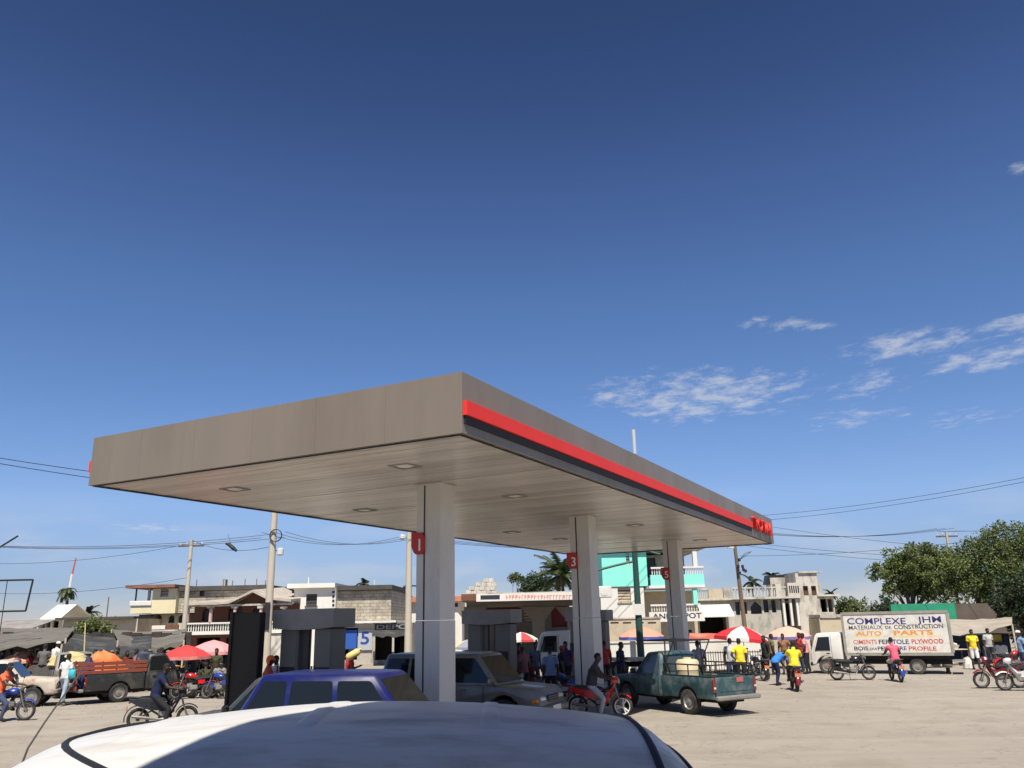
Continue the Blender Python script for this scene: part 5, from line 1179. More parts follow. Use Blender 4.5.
# ------------------------------------------------------------------ lettered truck
m_tw = mat('truck_white', (.72, .70, .65), .45, .06, 1, dirt=(.4, .34, .26), dirt_amt=.4, dscale=1.2)
def cab_truck(name, label, loc, rz, L=6.2, box=True, H=3.05, W2=1.0):
    t = thing(name, label, 'truck', loc, rz); xf = L / 2; xr = -L / 2; cb = xf - 1.65; r = .4
    c = MB(); pl = [(cb, .55)] + with_arches(cb + .05, xf - .1, .5, [(xf - .75, .52, .4)])[1:-1] + [(xf - .05, .45), (xf, .62), (xf - .02, 1.15), (xf - .28, 1.98), (xf - .4, 2.1), (cb + .12, 2.14), (cb, 2.05)]
    shell(c, pl, W2 - .08, .07, lambda x, z: 1 - .05 * max(0, (z - 1.2) / .9)); c.build('cab', m_tw, t, 38)
    ws = MB(); rr = []
    for o_ in (-.02, .012): rr.append([(xf - .03 - (z - 1.18) * .33 + o_, y * (1 - .05 * (z - 1.2) / .9), z) for y, z in ((-.78, 1.2), (-.4, 1.18), (.4, 1.18), (.78, 1.2), (.74, 1.88), (.35, 1.92), (-.35, 1.92), (-.74, 1.88))])
    ws.loft(rr, True, True); ws.build('windshield', m_glass, t)
    for s in (-1, 1):
        w = MB(); rr = []
        for q in (W2 - .1, W2 - .062): rr.append([(x, s * q * (1 - .045 * (z - 1.2) / .9), z) for x, z in ((cb + .62, 1.2), (xf - .22, 1.2), (xf - .34, 1.55), (xf - .45, 1.9), (cb + .62, 1.92))])
        w.loft(rr, True, True); w.build('side_window', m_glass, t)
        MB().cbox((xf - .1, s * (W2 + .12), 1.6), (.07, .18, .34), .03).build('mirror', m_blk, t); MB().cbox((xf, s * .62, .78), (.06, .28, .18), .03).build('headlight', m_lamp, t)
        MB().cbox((cb + .75, s * (W2 - .075), 1.05), (.2, .03, .05), .01).build('door_handle', m_blk, t); seam(t, [(cb + .55, s * (W2 - .076), .6), (cb + .55, s * (W2 - .076), 1.15), (cb + .55, s * (W2 - .11), 2.0)]); seam(t, [(xf - .16, s * (W2 - .085), .95), (xf - .16, s * (W2 - .08), 1.2), (xf - .42, s * (W2 - .12), 1.98)])
        add_wheel(t, xf - .75, s * (W2 - .2), r, .22); add_wheel(t, xr + 1.75, s * (W2 - .2), r, .22); add_wheel(t, xr + 1.75, s * (W2 - .45), r, .2)
    MB().cbox((xf + .02, 0, .5), (.14, 2 * W2 - .2, .2), .04).build('bumper', m_blk, t); MB().box(xr + .1, xf - .3, -.42, .42, .48, .68).build('chassis', m_under, t)
    if box:
        bx0, bx1 = xr, cb - .18; z0, z1 = 1.0, H
        MB().box(bx0 + .01, bx1, -W2 + .06, W2 - .06, z0, z1).build('cargo_body', m_tw, t)
        fm = mat('frame_alloy', (.30, .28, .24), .6, .2, 2)
        for s in (-1, 1):
            for z in (z0, z1): MB().box(bx0 - .03, bx1 + .03, s * (W2 - .055) - .04, s * (W2 - .055) + .04, z - .07, z + .07).build('frame_rail', fm, t)
            for x in (bx0, bx1): MB().box(x - .06, x + .06, s * (W2 - .055) - .045, s * (W2 - .055) + .045, z0 + .075, z1 - .075).build('corner_post', fm, t)
        MB().box(bx0 - .08, bx0 - .0, -W2 + .1, W2 - .1, z0 + .08, z1 - .08).build('rear_door', m_conc, t); MB().cbox((bx0 - .25, 0, .62), (.5, 2 * W2 - .2, .06), .01).build('tail_lift', m_rimg, t)
        MB().box(bx0 + .2, bx1 - .2, -W2 + .2, W2 - .2, .72, .98).build('subframe', m_under, t)
    else:
        MB().box(xr, cb - .1, -W2 + .05, W2 - .05, .75, .85).build('flat_bed', m_beige, t)
    t['b'] = (xr, cb - .18, W2, H); return t
pa_, pb_ = gp(828, 673.5), gp(925, 675)
TRZ = radians(153)
ltk = cab_truck('lettered_truck', 'white box truck with painted french lettering on its side', (0, 0, 0), TRZ, 7.0, True, 3.12); ltk.scale = (.84, .84, .84)
off = Matrix.Rotation(TRZ, 4, 'Z') @ Vector((7.0 / 2 - .75, .8, 0)) * .84; ltk.location = (pa_.x - off.x, pa_.y - off.y, 0)
xr, x1, W2, HT = ltk['b']
# writing on the side that faces us (+y side of the truck, read from there)
bd = MB().box(xr + .07, x1 - .07, W2 - .059, W2 - .045, 1.08, HT - .08).build('painted_board', mat('board_white', (.7, .67, .61), .6, .08, 2, dirt=(.42, .37, .3), dirt_amt=.6, dscale=2.2), ltk)
TB = lambda x, z: Matrix.Translation((x, W2 - .043, z)) @ Matrix.Rotation(radians(random.uniform(-.9, .9)), 4, 'Y') @ Matrix.Rotation(pi, 4, 'Z') @ FACE_Y
XL = x1 - .25; full = XL - xr - .22
cN = mat('letters_navy', (.03, .03, .16), .6); cK = mat('letters_black', (.03, .03, .035), .6); cO = mat('letters_orange', (.75, .28, .02), .6); cR = mat('letters_crimson', (.55, .05, .04), .6); cY = mat('letters_yellow', (.8, .6, .1), .6)
for s_, z, size, w, x, mt_, bo in (('COMPLEXE', 2.56, .46, .62, 0, cN, .006), ('JHM', 2.58, .44, .24, .74, cN, .006), ('MATERIAUX', 2.27, .3, .36, .01, cK, .001), ('DE', 2.29, .2, .06, .40, cK, .002), ('CONSTRUCTION', 2.27, .3, .50, .49, cK, .004),
                          ('AUTO', 1.97, .3, .27, .08, cO, .009), ('PARTS', 1.97, .32, .40, .48, cO, .01), ('CIMENTS', 1.52, .32, .25, .04, cR, .001), ('FER', 1.52, .32, .12, .31, cK, .006), ('TOLE', 1.52, .32, .17, .45, cN, .006), ('PLYWOOD', 1.52, .32, .32, .65, cR, .006),
                          ('BOIS', 1.2, .28, .15, .04, cK, .004), ('2X4', 1.22, .17, .08, .20, cK, .002), ('PEINTURE', 1.2, .28, .30, .29, cN, .004), ('PROFILE', 1.2, .28, .28, .61, cR, .005)):
    text_obj('painted_word', s_, size, mt_, bd, TB(XL - x * full, z), .002, bo, w * full)
for x0, x_ in ((.06, .34), (.46, .95)): MB().box(XL - x_ * full, XL - x0 * full, W2 - .0445, W2 - .0435, 1.88, 1.93).build('yellow_stroke', cY, bd)
cab_truck('white_flatbed', 'white flatbed truck half hidden behind the second column', gx(596, 40.5), radians(172), 5.6, False)

# ------------------------------------------------------------------ umbrellas
def umbrella(label, u, v, Y, d, c1, c2=None, fringe=None, tilt=(0, 0), group='market umbrellas', name='parasol'):
    top = dp(u, v, Y); o = thing(name, label, 'umbrella', (top.x, Y, 0)); h = top.z; R = d / 2; n = 8
    M = Matrix.Translation((0, 0, h)) @ Matrix.Rotation(tilt[0], 4, 'X') @ Matrix.Rotation(tilt[1], 4, 'Y')
    MB().tube([(0, 0, 0), (0, 0, h - .02)], .022, 8).build('pole', m_rimw, o)
    for k in range(n):
        g_ = MB(); a0, a1 = 2 * pi * k / n, 2 * pi * (k + 1) / n; rows = []
        for (rr, zz) in ((.02, 0), (.35, -.09), (.7, -.24), (1.0, -.44), (1.01, -.44 - .13)):
            rows.append([(R * rr * cos(a0 + (a1 - a0) * j / 4) * (1 - .05 * sin(pi * j / 4) * rr), R * rr * sin(a0 + (a1 - a0) * j / 4) * (1 - .05 * sin(pi * j / 4) * rr), zz * R * .95 - (.02 * sin(pi * j / 4) * rr if zz else 0)) for j in range(5)])
        g_.loft(rows[:4], False, False, closed=False); g_.xf(M)
        p_ = g_.build('panel', c2 if (c2 and k % 2) else c1, o, 40)
        f_ = MB().loft(rows[3:], False, False, closed=False).xf(M).build('valance', fringe or (c2 if (c2 and k % 2) else c1), p_, 40)
        MB().tube([M @ Vector((0, 0, -.03)), M @ Vector((R * cos(a0), R * sin(a0), -.43 * R * .95))], .008, 4).build('rib', m_frame, o)
    return o
def fab(n, c, k=.1): return mat('fabric_' + n, c, .8, k, 2)
umbrella('bright red parasol over the market stall beside the black pickup', 187, 645, 35, 2.0, fab('red', (.62, .045, .045)), None, mat('fabric_redw', (.62, .2, .18), .8, .3, 5))
umbrella('pale pink parasol just behind the red one', 214, 640, 37.5, 2.2, fab('pink', (.72, .30, .30)))
umbrella('peach parasol with a blue fringe above the teal pickup cab', 641, 626.5, 47.5, 2.5, fab('peach', (.68, .30, .20)), None, fab('bluef', (.08, .1, .35), .4))
umbrella('red and white parasol tilted over the low white wall', 742, 626, 42.5, 2.7, fab('red2', (.55, .02, .03)), fab('white', (.72, .68, .62)), None, (0, .12))
umbrella('peach parasol with a mauve fringe beside the truck cab', 787, 626, 44.5, 2.4, fab('peach2', (.65, .40, .30)), None, fab('mauve', (.2, .16, .34), .4))
umbrella('yellow and grey parasol left of the middle fuel pump', 470, 639, 42, 1.7, fab('yellow', (.62, .5, .25)), fab('grey', (.25, .27, .33)))
umbrella('red and white parasol right of the middle fuel pump', 521, 632, 43.5, 1.7, fab('red3', (.55, .06, .06)), fab('white2', (.72, .66, .58)))
umbrella('flat peach parasol in the shade under the left market tarp', 24, 651, 40.5, 1.9, fab('peach3', (.6, .32, .2)))

# ------------------------------------------------------------------ poles and wires
m_pole = mat('concrete_pole', (.52, .47, .38), .9, .12, 1, dirt=(.3, .25, .19), dirt_amt=.4, dscale=1); m_wood = mat('wood_pole', (.16, .115, .08), .9, .2, 1.5); m_wire = mat('wire', (.015, .015, .016), .6); m_iso = mat('porcelain', (.6, .6, .58), .3)
def pole(label, u, Y, h, r=.17, mt=None, arm=True, lamp=False, extra=None, lean=(0, 0), cat='utility pole'):
    b = gx(u, Y); o = thing('utility_pole', label, cat, b, 0, None)
    MB().tube([(0, 0, 0), (lean[0] * .5, lean[1] * .5, h / 2), (lean[0], lean[1], h)], [r, r * .85, r * .65], 10).build('shaft', mt or m_pole, o, 40)
    if arm:
        a = MB().cbox((lean[0], lean[1], h - .35), (1.5, .09, .1), .01).build('crossarm', m_wood, o)
        for x in (-.65, -.25, .25, .65): MB().lathe([(.03, 0), (.05, .05), (.03, .08), (.05, .12), (.02, .16)], 8, 'Z', (x + lean[0], lean[1], h - .3)).build('insulator', m_iso, a)
    if extra: extra(o, h)
    return o, Vector((b.x + lean[0], b.y + lean[1], h))
def coil(o, h):
    for k in range(4): MB().tube([(.2 + .3 * cos(2 * pi * j / 16), -.2 - .02 * k, h - 3.2 + .3 * sin(2 * pi * j / 16)) for j in range(17)], .022, 5, False).build('cable_coil', m_wire, o)
    MB().cbox((.42, -.05, h - 4.0), (.3, .25, .38), .06).build('lamp_box', m_iso, o); MB().tube([(.0, 0, h - 3.9), (.3, 0, h - 3.95)], .02, 6).build('bracket', m_frame, o)
    MB().cbox((.0, -.22, 3.1), (.25, .06, 1.3), .01).build('ladder_plate', m_frame, o)
def trafo(o, h):
    MB().lathe([(.02, 0), (.22, .02), (.22, .95), (.2, 1.0), (.02, 1.0)], 12, 'Z', (-.5, -.1, h - 1.5)).build('transformer', m_iso, o)
    for i in range(9): MB().cbox((random.uniform(-.3, .3), random.uniform(-.25, 0), h - 2.6 + random.uniform(-.5, .5)), (.16, .12, .2), .03).build('meter', m_frame, o)
    for k in range(3): MB().tube([(0, 0, h - 2.2), (.4, -.1, h - 2.0 + .1 * k), (.8, -.1, h - 1.7)], .015, 5).build('bracket', m_frame, o)
_, T1 = pole('tall concrete pole with a black cable coil behind the dark totem', 267, 42, 10.2, .21, extra=coil)
_, T2 = pole('slimmer concrete pole in front of the cream house', 183, 50, 7.7, .16)
_, T3 = pole('concrete pole just left of the first canopy column', 408, 44, 9.6, .19, extra=lambda o, h: MB().cbox((-.35, -.1, h - 2.6), (.3, .25, .3), .08).build('lamp_box', m_iso, o))
_, T4 = pole('leaning timber pole with a transformer near the concrete villa', 747, 54, 8.3, .15, m_wood, extra=trafo, lean=(-.25, 0))
_, T5 = pole('thin concrete pole rising through the big trees', 964, 58, 8.0, .13)
T1 = Vector((T1.x, T1.y, 8.1)); T3 = Vector((T3.x, T3.y, 7.9)); T6 = dp(-90, 541, 41) + Vector((0, 0, .4)); T7 = Vector((46, 40, 10.5)); T8 = Vector((48, 62, 9.5)); T9 = Vector((-40, 60, 7.5)); 
WN = {}
def wire(a, b, sag=.5, r=.012, label=None, n=14):
    a, b = Vector(a), Vector(b); o = MB().tube([a.lerp(b, i / n) - Vector((0, 0, sag * 4 * (i / n) * (1 - i / n))) for i in range(n + 1)], r, 5).build('power_cable', m_wire); return tag(o, label, 'cable', 'overhead cables')
for dx, nm in ((-.6, 'front'), (.0, 'middle'), (.6, 'rear')):
    wire(T1 + Vector((dx, 0, -.9)), T3 + Vector((dx, 0, -.9)), .5, label=nm + ' strand of the cables from the coil pole to the first column'); wire(T6 + Vector((0, dx, -.4)), T1 + Vector((dx, 0, -1.0 - .3 * abs(dx))), .45, label=nm + ' strand of the cables from the left edge to the coil pole')
    wire(T3 + Vector((dx, 0, -.9)), T4 + Vector((dx, 0, -.4)), .8, label=nm + ' strand of the cables passing behind the canopy columns'); wire(T4 + Vector((dx, 0, -.3)), T5 + Vector((dx, 0, .2)), .5, label=nm + ' strand of the cables from the timber pole to the trees')
    wire(T5 + Vector((dx, 0, 0)), T8 + Vector((0, dx, 0)), .4, label=nm + ' strand of the cables leaving over the big tree')
wire(T9, T2 - Vector((0, 0, .2)), .5, label='upper cable from the left edge to the slim pole'); wire(T2, T1 - Vector((0, 0, 1.6)), .4, label='short cable between the slim pole and the coil pole'); wire(T9 - Vector((0, 0, 2)), T2 - Vector((0, 0, 2.2)), .5, label='lower cable crossing behind the radio mast to the slim pole')
wire(T4 - Vector((0, 0, 1)), T8 - Vector((0, 0, 3.2)), .7, label='upper of two low cables over the villa roof'); wire(T4 - Vector((0, 0, 1.2)), T8 - Vector((0, 0, 3.6)), .8, label='lower of two low cables over the villa roof')
# cables that pass the canopy, slung from poles outside the view
A = dp(-60, 448, 40); A2 = dp(300, 492, 52); wire(A, A2, .3, .02, 'upper black cable running behind the left end of the canopy'); wire(dp(-60, 453, 40), dp(300, 500, 52), .3, .02, 'lower black cable running behind the left end of the canopy')
wire(dp(740, 517, 60), dp(1100, 462, 40), .4, .012, 'upper of the paired cables crossing the sky right of the canopy'); wire(dp(740, 522, 60), dp(1100, 466, 40), .4, .012, 'lower of the paired cables crossing the sky right of the canopy')
wire(dp(760, 525, 60), dp(1100, 558, 46), .3, .012, 'cable sloping down to the trees right of the canopy'); wire(dp(740, 556, 60), dp(1090, 525, 44), .4, .012, 'cable rising to the right above the lettered truck')
wire(dp(-40, 572, 42), dp(18, 536, 44), .0, .05, 'slanting thick cable end at the left edge of the sky')
sh_ = MB().tube([(-.28, 0, .18), (-.1, 0, .12), (.1, 0, -.05), (.3, 0, -.2)], [.05, .09, .1, .06], 8).build('hanging_shoe', m_dark); sh_.location = dp(231, 547, 41.7); tag(sh_, 'dark shoe hanging from the cable left of the tall pole', 'shoe'); wire(sh_.location + Vector((0, 0, .1)), sh_.location + Vector((-.2, 0, .65)), 0, .008, 'short lace by which the dark shoe hangs from the cable')
# green post with arms
o = thing('green_post', 'green steel post with two side arms in front of the turquoise house', 'post', gx(640, 43)); h = dp(640, 546, 43).z
mg = mat('green_steel', (.02, .07, .06), .5, .1, 2)
MB().tube([(0, 0, 0), (0, 0, h)], [.2, .14], 10).build('shaft', mg, o, 40); MB().tube([(0, 0, h - .75), (-1.0, 0, h - .95), (-2.1, 0, h - 1.2)], .06, 8).build('arm', mg, o, 40); MB().tube([(0, 0, h - .3), (.6, 0, h - .25), (1.3, 0, h - .45)], .06, 8).build('arm', mg, o, 40); MB().box(-.28, .28, -.24, -.22, dp(640, 615, 43).z, dp(640, 604, 43).z).build('notice', m_rimw, o)
# billboard frame, mast
o = thing('billboard_frame', 'empty black billboard frame at the upper left of the market', 'billboard', gx(8, 41)); x1 = dp(33, 580, 41).x - o.location.x; zt, zb = dp(20, 580, 41).z, dp(20, 611, 41).z; x0 = x1 - 3.4
for n_, p_, q_ in (('rail', (x0, 0, zt), (x1, 0, zt)), ('rail', (x0, 0, zb), (x1 - .15, 0, zb)), ('upright', (x1, 0, zt), (x1 - .15, 0, zb)), ('upright', (x0, 0, zt), (x0, 0, 0)), ('upright', (x1 - 1.25, 0, zt), (x1 - 1.25, 0, 0)), ):
    MB().tube([p_, q_], .045 if n_ == 'rail' or p_[0] == x1 else .02, 6).build(n_, m_frame, o)
o = thing('radio_mast', 'thin red and white radio mast far behind the palm', 'mast', gx(60, 110)); h = dp(71, 558, 110).z; zm = dp(70, 574, 110).z
MB().tube([(.5, 0, zm), (.75, 0, h)], [.13, .08], 6).build('red_section', mat('mast_red', (.5, .12, .1), .7), o); MB().tube([(0, 0, 0), (.5, 0, zm)], [.3, .13], 6).build('white_section', m_white, o)
for u, v, lab in ((104, 597, 'thin dark aerial mast above the long shed'), (365, 583, 'short dark pole on the block building roof'), (373, 580, 'thin white pole on the block building roof')): fast_mast(lab, u, v, 640, 62, .05, m_wood if 'dark' in lab else m_white, 'roof_mast')
o = MB().tube([(0, 0, 0), (-.05, 0, 1), (-.35, .3, 2.9)], [.035, .03, .025], 8).build('leaning_stick', mat('bamboo', (.5, .42, .22), .8)); o.location = gx(88, 37); tag(o, 'pale leaning bamboo stick among the market tarps', 'stick')

# ------------------------------------------------------------------ trees
def leafset(n, place, size, rn, M=None, aspect=.55):
    mb = MB()
    for k in range(n):
        p, out = place(rn); L = size * rn.uniform(.6, 1.35); a = Vector((rn.uniform(-1, 1), rn.uniform(-1, 1), rn.uniform(-.8, .6))) + out * .6; a.normalize(); b = a.cross(Vector((rn.uniform(-1, 1), rn.uniform(-1, 1), rn.uniform(-1, 1)))).normalized(); c = a.cross(b) * (L * .12)
        mb.v += [tuple(p), tuple(p + a * L * .5 + b * L * aspect * .5 + c), tuple(p + a * L), tuple(p + a * L * .5 - b * L * aspect * .5 + c)]
        q = len(mb.v); mb.f.append((q - 4, q - 3, q - 2, q - 1))
    return mb
m_bark = mat('bark', (.13, .10, .075), .95, .25, 3, bump=.6)
def tree(label, loc, h, clumps, leaves, size, mt, seed, trunk_r=.16, name='tree', group=None, hollow=.55):
    """clumps: (x, y, z, radius) about the trunk base"""
    rn = random.Random(seed); o = thing(name, label, 'tree', loc, 0, group); tk = MB(); fork = Vector((0, 0, h * .34))
    tk.tube([(0, 0, -.05), (rn.uniform(-.1, .1), 0, h * .17), fork], [trunk_r * 1.25, trunk_r, trunk_r * .85], 9)
    for (x, y, z, r) in clumps:
        c = Vector((x, y, z)); mid = fork.lerp(c, .5) + Vector((rn.uniform(-.2, .2), rn.uniform(-.2, .2), .1)); tk.tube([fork, mid, c], [trunk_r * .5, trunk_r * .3, trunk_r * .1], 6)
        for q in range(3):
            e = c + Vector((rn.uniform(-1, 1), rn.uniform(-1, 1), rn.uniform(-.6, .9))).normalized() * r * .8; tk.tube([mid.lerp(c, .6), e], [trunk_r * .14, trunk_r * .05], 4)
    tk.build('trunk', m_bark, o, 50); tot = sum(c[3] ** 2 for c in clumps); cr = MB()
    for (x, y, z, r) in clumps:
        sub = [(Vector((rn.gauss(0, 1), rn.gauss(0, 1), rn.gauss(0, .8))).normalized() * r * rn.uniform(.35, 1.0), r * rn.uniform(.18, .42)) for _ in range(int(10 + r * 6))]
        def place(rn, sub=sub, c=Vector((x, y, z))):
            s_, rr = sub[rn.randrange(len(sub))]; d = Vector((rn.gauss(0, 1), rn.gauss(0, 1), rn.gauss(0, .75))).normalized(); return c + s_ + d * rr * rn.uniform(hollow, 1), d
        part = leafset(int(leaves * r * r / tot), place, size, rn); o0 = len(cr.v); cr.v += part.v; cr.f += [tuple(i + o0 for i in f) for f in part.f]
    cr.build('crown', mt, o); return o
def palm(label, u, v, Y, R, mt, seed, n=17, droop=1.0, tall=True):
    top = dp(u, v, Y); rn = random.Random(seed); o = thing('palm_tree', label, 'palm', (top.x, Y, 0)); h = top.z
    MB().tube([(.25, 0, -.05), (.12, 0, h * .4), (0, 0, h)], [.17, .13, .11], 9).build('trunk', m_bark, o, 50)
    for k in range(n):
        a = 2 * pi * k / n + rn.uniform(-.2, .2); el = rn.uniform(-.3, 1.15); L = R * rn.uniform(.8, 1.15); pts = []; p = Vector((0, 0, h)); d = Vector((cos(a) * cos(el), sin(a) * cos(el), sin(el)))
        for i in range(9): pts.append(p.copy()); p = p + d * L / 8; d = (d + Vector((0, 0, -.17 * droop))).normalized()
        f = MB(); f.tube(pts, [.03 - .003 * i for i in range(9)], 4)
        for i in range(1, 9):
            for t in (0, .33, .66):
                if i == 8 and t > 0: continue
                q = pts[i].lerp(pts[min(i + 1, 8)], t); dd = (pts[min(i + 1, 8)] - pts[max(i - 1, 0)]).normalized(); sd = dd.cross(Vector((0, 0, 1))).normalized(); l = L * .3 * (1 - ((i + t) / 9) ** 2 * .75)
                for s in (-1, 1):
                    e = q + (sd * s * .8 + dd * .55 + Vector((0, 0, -.35 - .25 * rn.random()))) * l; w = dd * .075
                    f.add([q - w, q + w, e], [(0, 1, 2)])
        f.build('frond', mt, o)
    return o
g1 = leafmat('leaf_olive', (.14, .175, .05)); g2 = leafmat('leaf_green', (.12, .155, .048)); g3 = leafmat('leaf_dark', (.04, .065, .025)); g4 = leafmat('palm_green', (.075, .10, .035))
def at(u, v, Y, base): p = dp(u, v, Y); return (p.x - base.x, 0, p.z)
def ct(u, v, Y, base, r, dy=0): p = dp(u, v, Y); return (p.x - base.x, dy, p.z, r)
b = gx(915, 55); tree('spreading almond tree with loose leafy clumps behind the green wall', b, 6.5, [ct(885, 572, 55, b, .95), ct(897, 560, 55, b, 1.1, .5), ct(889, 587, 55, b, .55), ct(912, 568, 55, b, 1.4, -.4), ct(925, 556, 55, b, 1.1, .6), ct(935, 570, 55, b, 1.5), ct(920, 588, 55, b, 1.3, .5), ct(945, 560, 55, b, 1.1), ct(942, 590, 55, b, 1.3, -.3), ct(905, 582, 55, b, .9)], 20000, .185, g1, 3, .2)
b = gx(985, 56); tree('big dense shade tree rising at the right edge', b, 9, [ct(965, 572, 56, b, 1.5), ct(978, 560, 56, b, 1.6, .6), ct(993, 556, 56, b, 1.8, -.4), ct(1004, 548, 56, b, 1.8), ct(1018, 545, 56, b, 2.0, .5), ct(985, 580, 56, b, 1.8, -.5), ct(1005, 575, 56, b, 2.1), ct(1025, 570, 56, b, 2.1, .3), ct(968, 592, 56, b, 1.4), ct(995, 595, 56, b, 1.7, -.6), ct(1015, 600, 56, b, 1.8), ct(1040, 560, 56, b, 2.2)], 40000, .17, g2, 5, .3)
b = gx(1018, 47); tree('dark low tree shading the stalls at the right edge', b, 5.5, [ct(1008, 598, 47, b, 1.0), ct(1020, 590, 47, b, 1.3), ct(1030, 605, 47, b, 1.4), ct(1012, 612, 47, b, .9), ct(1034, 625, 47, b, 1.2), ct(1022, 620, 47, b, .9)], 7000, .2, g3, 6, .22)
for k, (u, v, Y, r, lab) in enumerate(((846, 608, 75, 1.0, 'round green treetop left of the truck roof'), (858, 607, 76, .9, 'second green treetop above the truck roof'), (886, 606, 78, 1.1, 'dark distant tree between the truck roof and the green wall'), (533, 585, 75, 1.3, 'dark bushy treetop behind the market hall'), (543, 582, 75, 1.2, 'dark treetop beside the big palm'))):
    b = gx(u, Y); tree(lab, b, dp(u, v, Y).z, [ct(u - 4, v + 4, Y, b, r * .8), ct(u + 4, v + 3, Y, b, r * .85, .5), ct(u, v, Y, b, r), ct(u, v + 10, Y, b, r)], 2200, .24, g3 if k in (2, 3, 4) else g2, 20 + k, .14)
b = gx(516, 80); tree('thin umbrella shaped tree above the market hall roof', b, 7, [ct(513, 578, 80, b, .5), ct(519, 578, 80, b, .55), ct(516, 577, 80, b, .5)], 600, .22, g2, 31, .09)
b = gx(90, 50); tree('leafy bush above the dark tarp on the left', b, 3.0, [ct(78, 634, 50, b, .6), ct(85, 629, 50, b, .7, .3), ct(94, 627, 50, b, .75), ct(103, 629, 50, b, .6, -.3), ct(110, 634, 50, b, .45), ct(90, 635, 50, b, .8)], 4200, .17, g1, 33, .08, 'bush_tree')
palm('tall palm with full fronds behind the second column', 562, 575, 64, 2.3, g4, 1, 30, .8)
palm('slim palm below the radio mast on the left', 68, 591, 72, 1.15, g4, 2, 15, 2.2)
palm('small dark palm crown behind the long shed', 88, 613, 80, 1.1, leafmat('palm_dark', (.03, .045, .02)), 3, 14)
palm('small palm behind the block building roof', 365, 584, 85, 1.3, leafmat('palm_dark', (.03, .045, .02)), 4, 12); palm('small palm left of the concrete pole by the first column', 404, 590, 85, 1.5, leafmat('palm_dark', (.03, .045, .02)), 5, 12)
palm('small palm behind the villa roof balustrade', 772, 576, 82, .9, leafmat('palm_dark', (.03, .045, .02)), 6, 12); palm('low palm tuft behind the roof left of the villa tower', 752, 582, 84, 1.4, leafmat('palm_dark', (.03, .045, .02)), 7, 12)
palm('small palm right of the villa', 831, 594, 84, .8, leafmat('palm_dark', (.03, .045, .02)), 8, 12)
fw_ = MB(); rn = random.Random(77)
for k in range(16000):
    x = rn.uniform(-120, 130); Y = rn.uniform(98, 118); z = abs(rn.gauss(0, 1)) * 1.0 * (1 + .5 * sin(x * .13) + .4 * sin(x * .41 + 2)) ; L = rn.uniform(.4, .9); a = rn.uniform(0, 6.28)
    fw_.v += [(x, Y, z), (x + L * cos(a), Y + L * sin(a) * .5, z + L * .4), (x + L * .3, Y, z + L)]; q = len(fw_.v); fw_.f.append((q - 3, q - 2, q - 1))
tag(fw_.build('far_scrub', g3), 'distant belt of dark green scrub closing the horizon', 'scrub', kind='stuff')
# ------------------------------------------------------------------ building added out of view; its roof edge is shaped to shade the van
o = thing('shade_building', 'added unseen building behind the photographer, its roof slab shading the van', 'building', (4.7, -6, 0))
L_ = lambda x, y: (x - 4.7, y + 6)
MB().box(-4.2, 4.3, -3, 3, 0, 6.0).build('wall', m_white, o)
SHD = [gp(u, v, 2.13) + SUN * (3.95 / SUN.z) for u, v in ((160, 764), (250, 745), (340, 734), (400, 720), (450, 710), (520, 706))]
MB().prism([L_(q.x, q.y) for q in SHD] + [L_(1.0, 3.2), L_(1.3, 3.3), L_(9.3, 3.3), L_(9.3, -9.3), L_(-2.2, -9.3), L_(-2.0, -.6)], 6.05, 6.3, 'Z').build('roof', m_concl, o)
for x in (4.5, 8.4): MB().box(*sum(((L_(x - .2, 0)[0], L_(x + .2, 0)[0]), (L_(0, 2.0)[1], L_(0, 2.4)[1])), ()), 0, 6.04).build('post', m_conc, o)
for x in (-2.6, .2, 2.6): MB().box(x - .7, x + .7, 2.99, 3.05, .9, 2.3).build('window', m_pane, o)
MB().box(-1.6, -.8, 2.99, 3.06, 0, 2.2).build('door', m_brown, o)

# ------------------------------------------------------------------ people in the scene
def pp(label, u, Y, deg, shirt, legs, pose='stand', z=0.0, **kw):
    return person(label, pose, gx(u, Y, z), radians(deg), shirt, legs, **kw)
LB, PINKC, REDC, YEL, GRN, ORA = (.16, .24, .42), (.6, .25, .25), (.4, .03, .03), (.85, .66, .03), (.05, .2, .1), (.8, .17, .04)
p_ = gp(62, 705.5); w_ = person('man in white shirt and jeans with a turquoise bag walking past the silver pickup', 'walk', p_, radians(80), WHITEC, (.32, .38, .47), shoes=(.3, .28, .25))
bg = MB().cbox((0, 0, 0), (.14, .3, .34), .05); bg.tube([(0, .1, .15), (0, .02, .42), (0, -.1, .15)], .012, 6); q = bg.build('shoulder_bag', mat('bag_turquoise', (.05, .42, .5), .7), smooth=50); q.location = p_ + Vector((.27, -.08, 1.08)); q.rotation_euler = (0, 0, radians(75)); tag(q, 'turquoise shoulder bag carried by the man in white', 'bag')
# load and riders on the silver pickup
sp_ = bpy.data.objects['silver_pickup']; SP = lambda x, y, z: sp_.location + Matrix.Rotation(sp_.rotation_euler.z, 4, 'Z') @ Vector((x, y, z))
heap('cream_bundle', 'long pale yellow bundle lying on the sack pile behind the silver pickup', 'bundle', gx(71, 36.4, 1.12), .05, (1.9, .9, .62), mat('yellow_tarp', (.55, .45, .22), .7, .15, 3, bump=.4, bscale=6), 12)
heap('sack_pile', 'high pile of dark sacks behind the silver pickup', 'sacks', gx(60, 36.6, -.02), .05, (4.0, 2.2, 1.32), mat('dark_sack', (.05, .045, .04), .9, .3, 5), 13)
a_ = gx(46, 36.2, .72); person('person in grey shirt sitting on the sack pile behind the silver pickup', 'sit', a_, radians(100), GREYC, BLACKC)
a_ = gx(57.5, 36.6, .8); person('person in white shirt sitting beside the pale yellow bundle', 'sit', a_, radians(60), WHITEC, (.3, .28, .25), hat=WHITEC, top='cap')
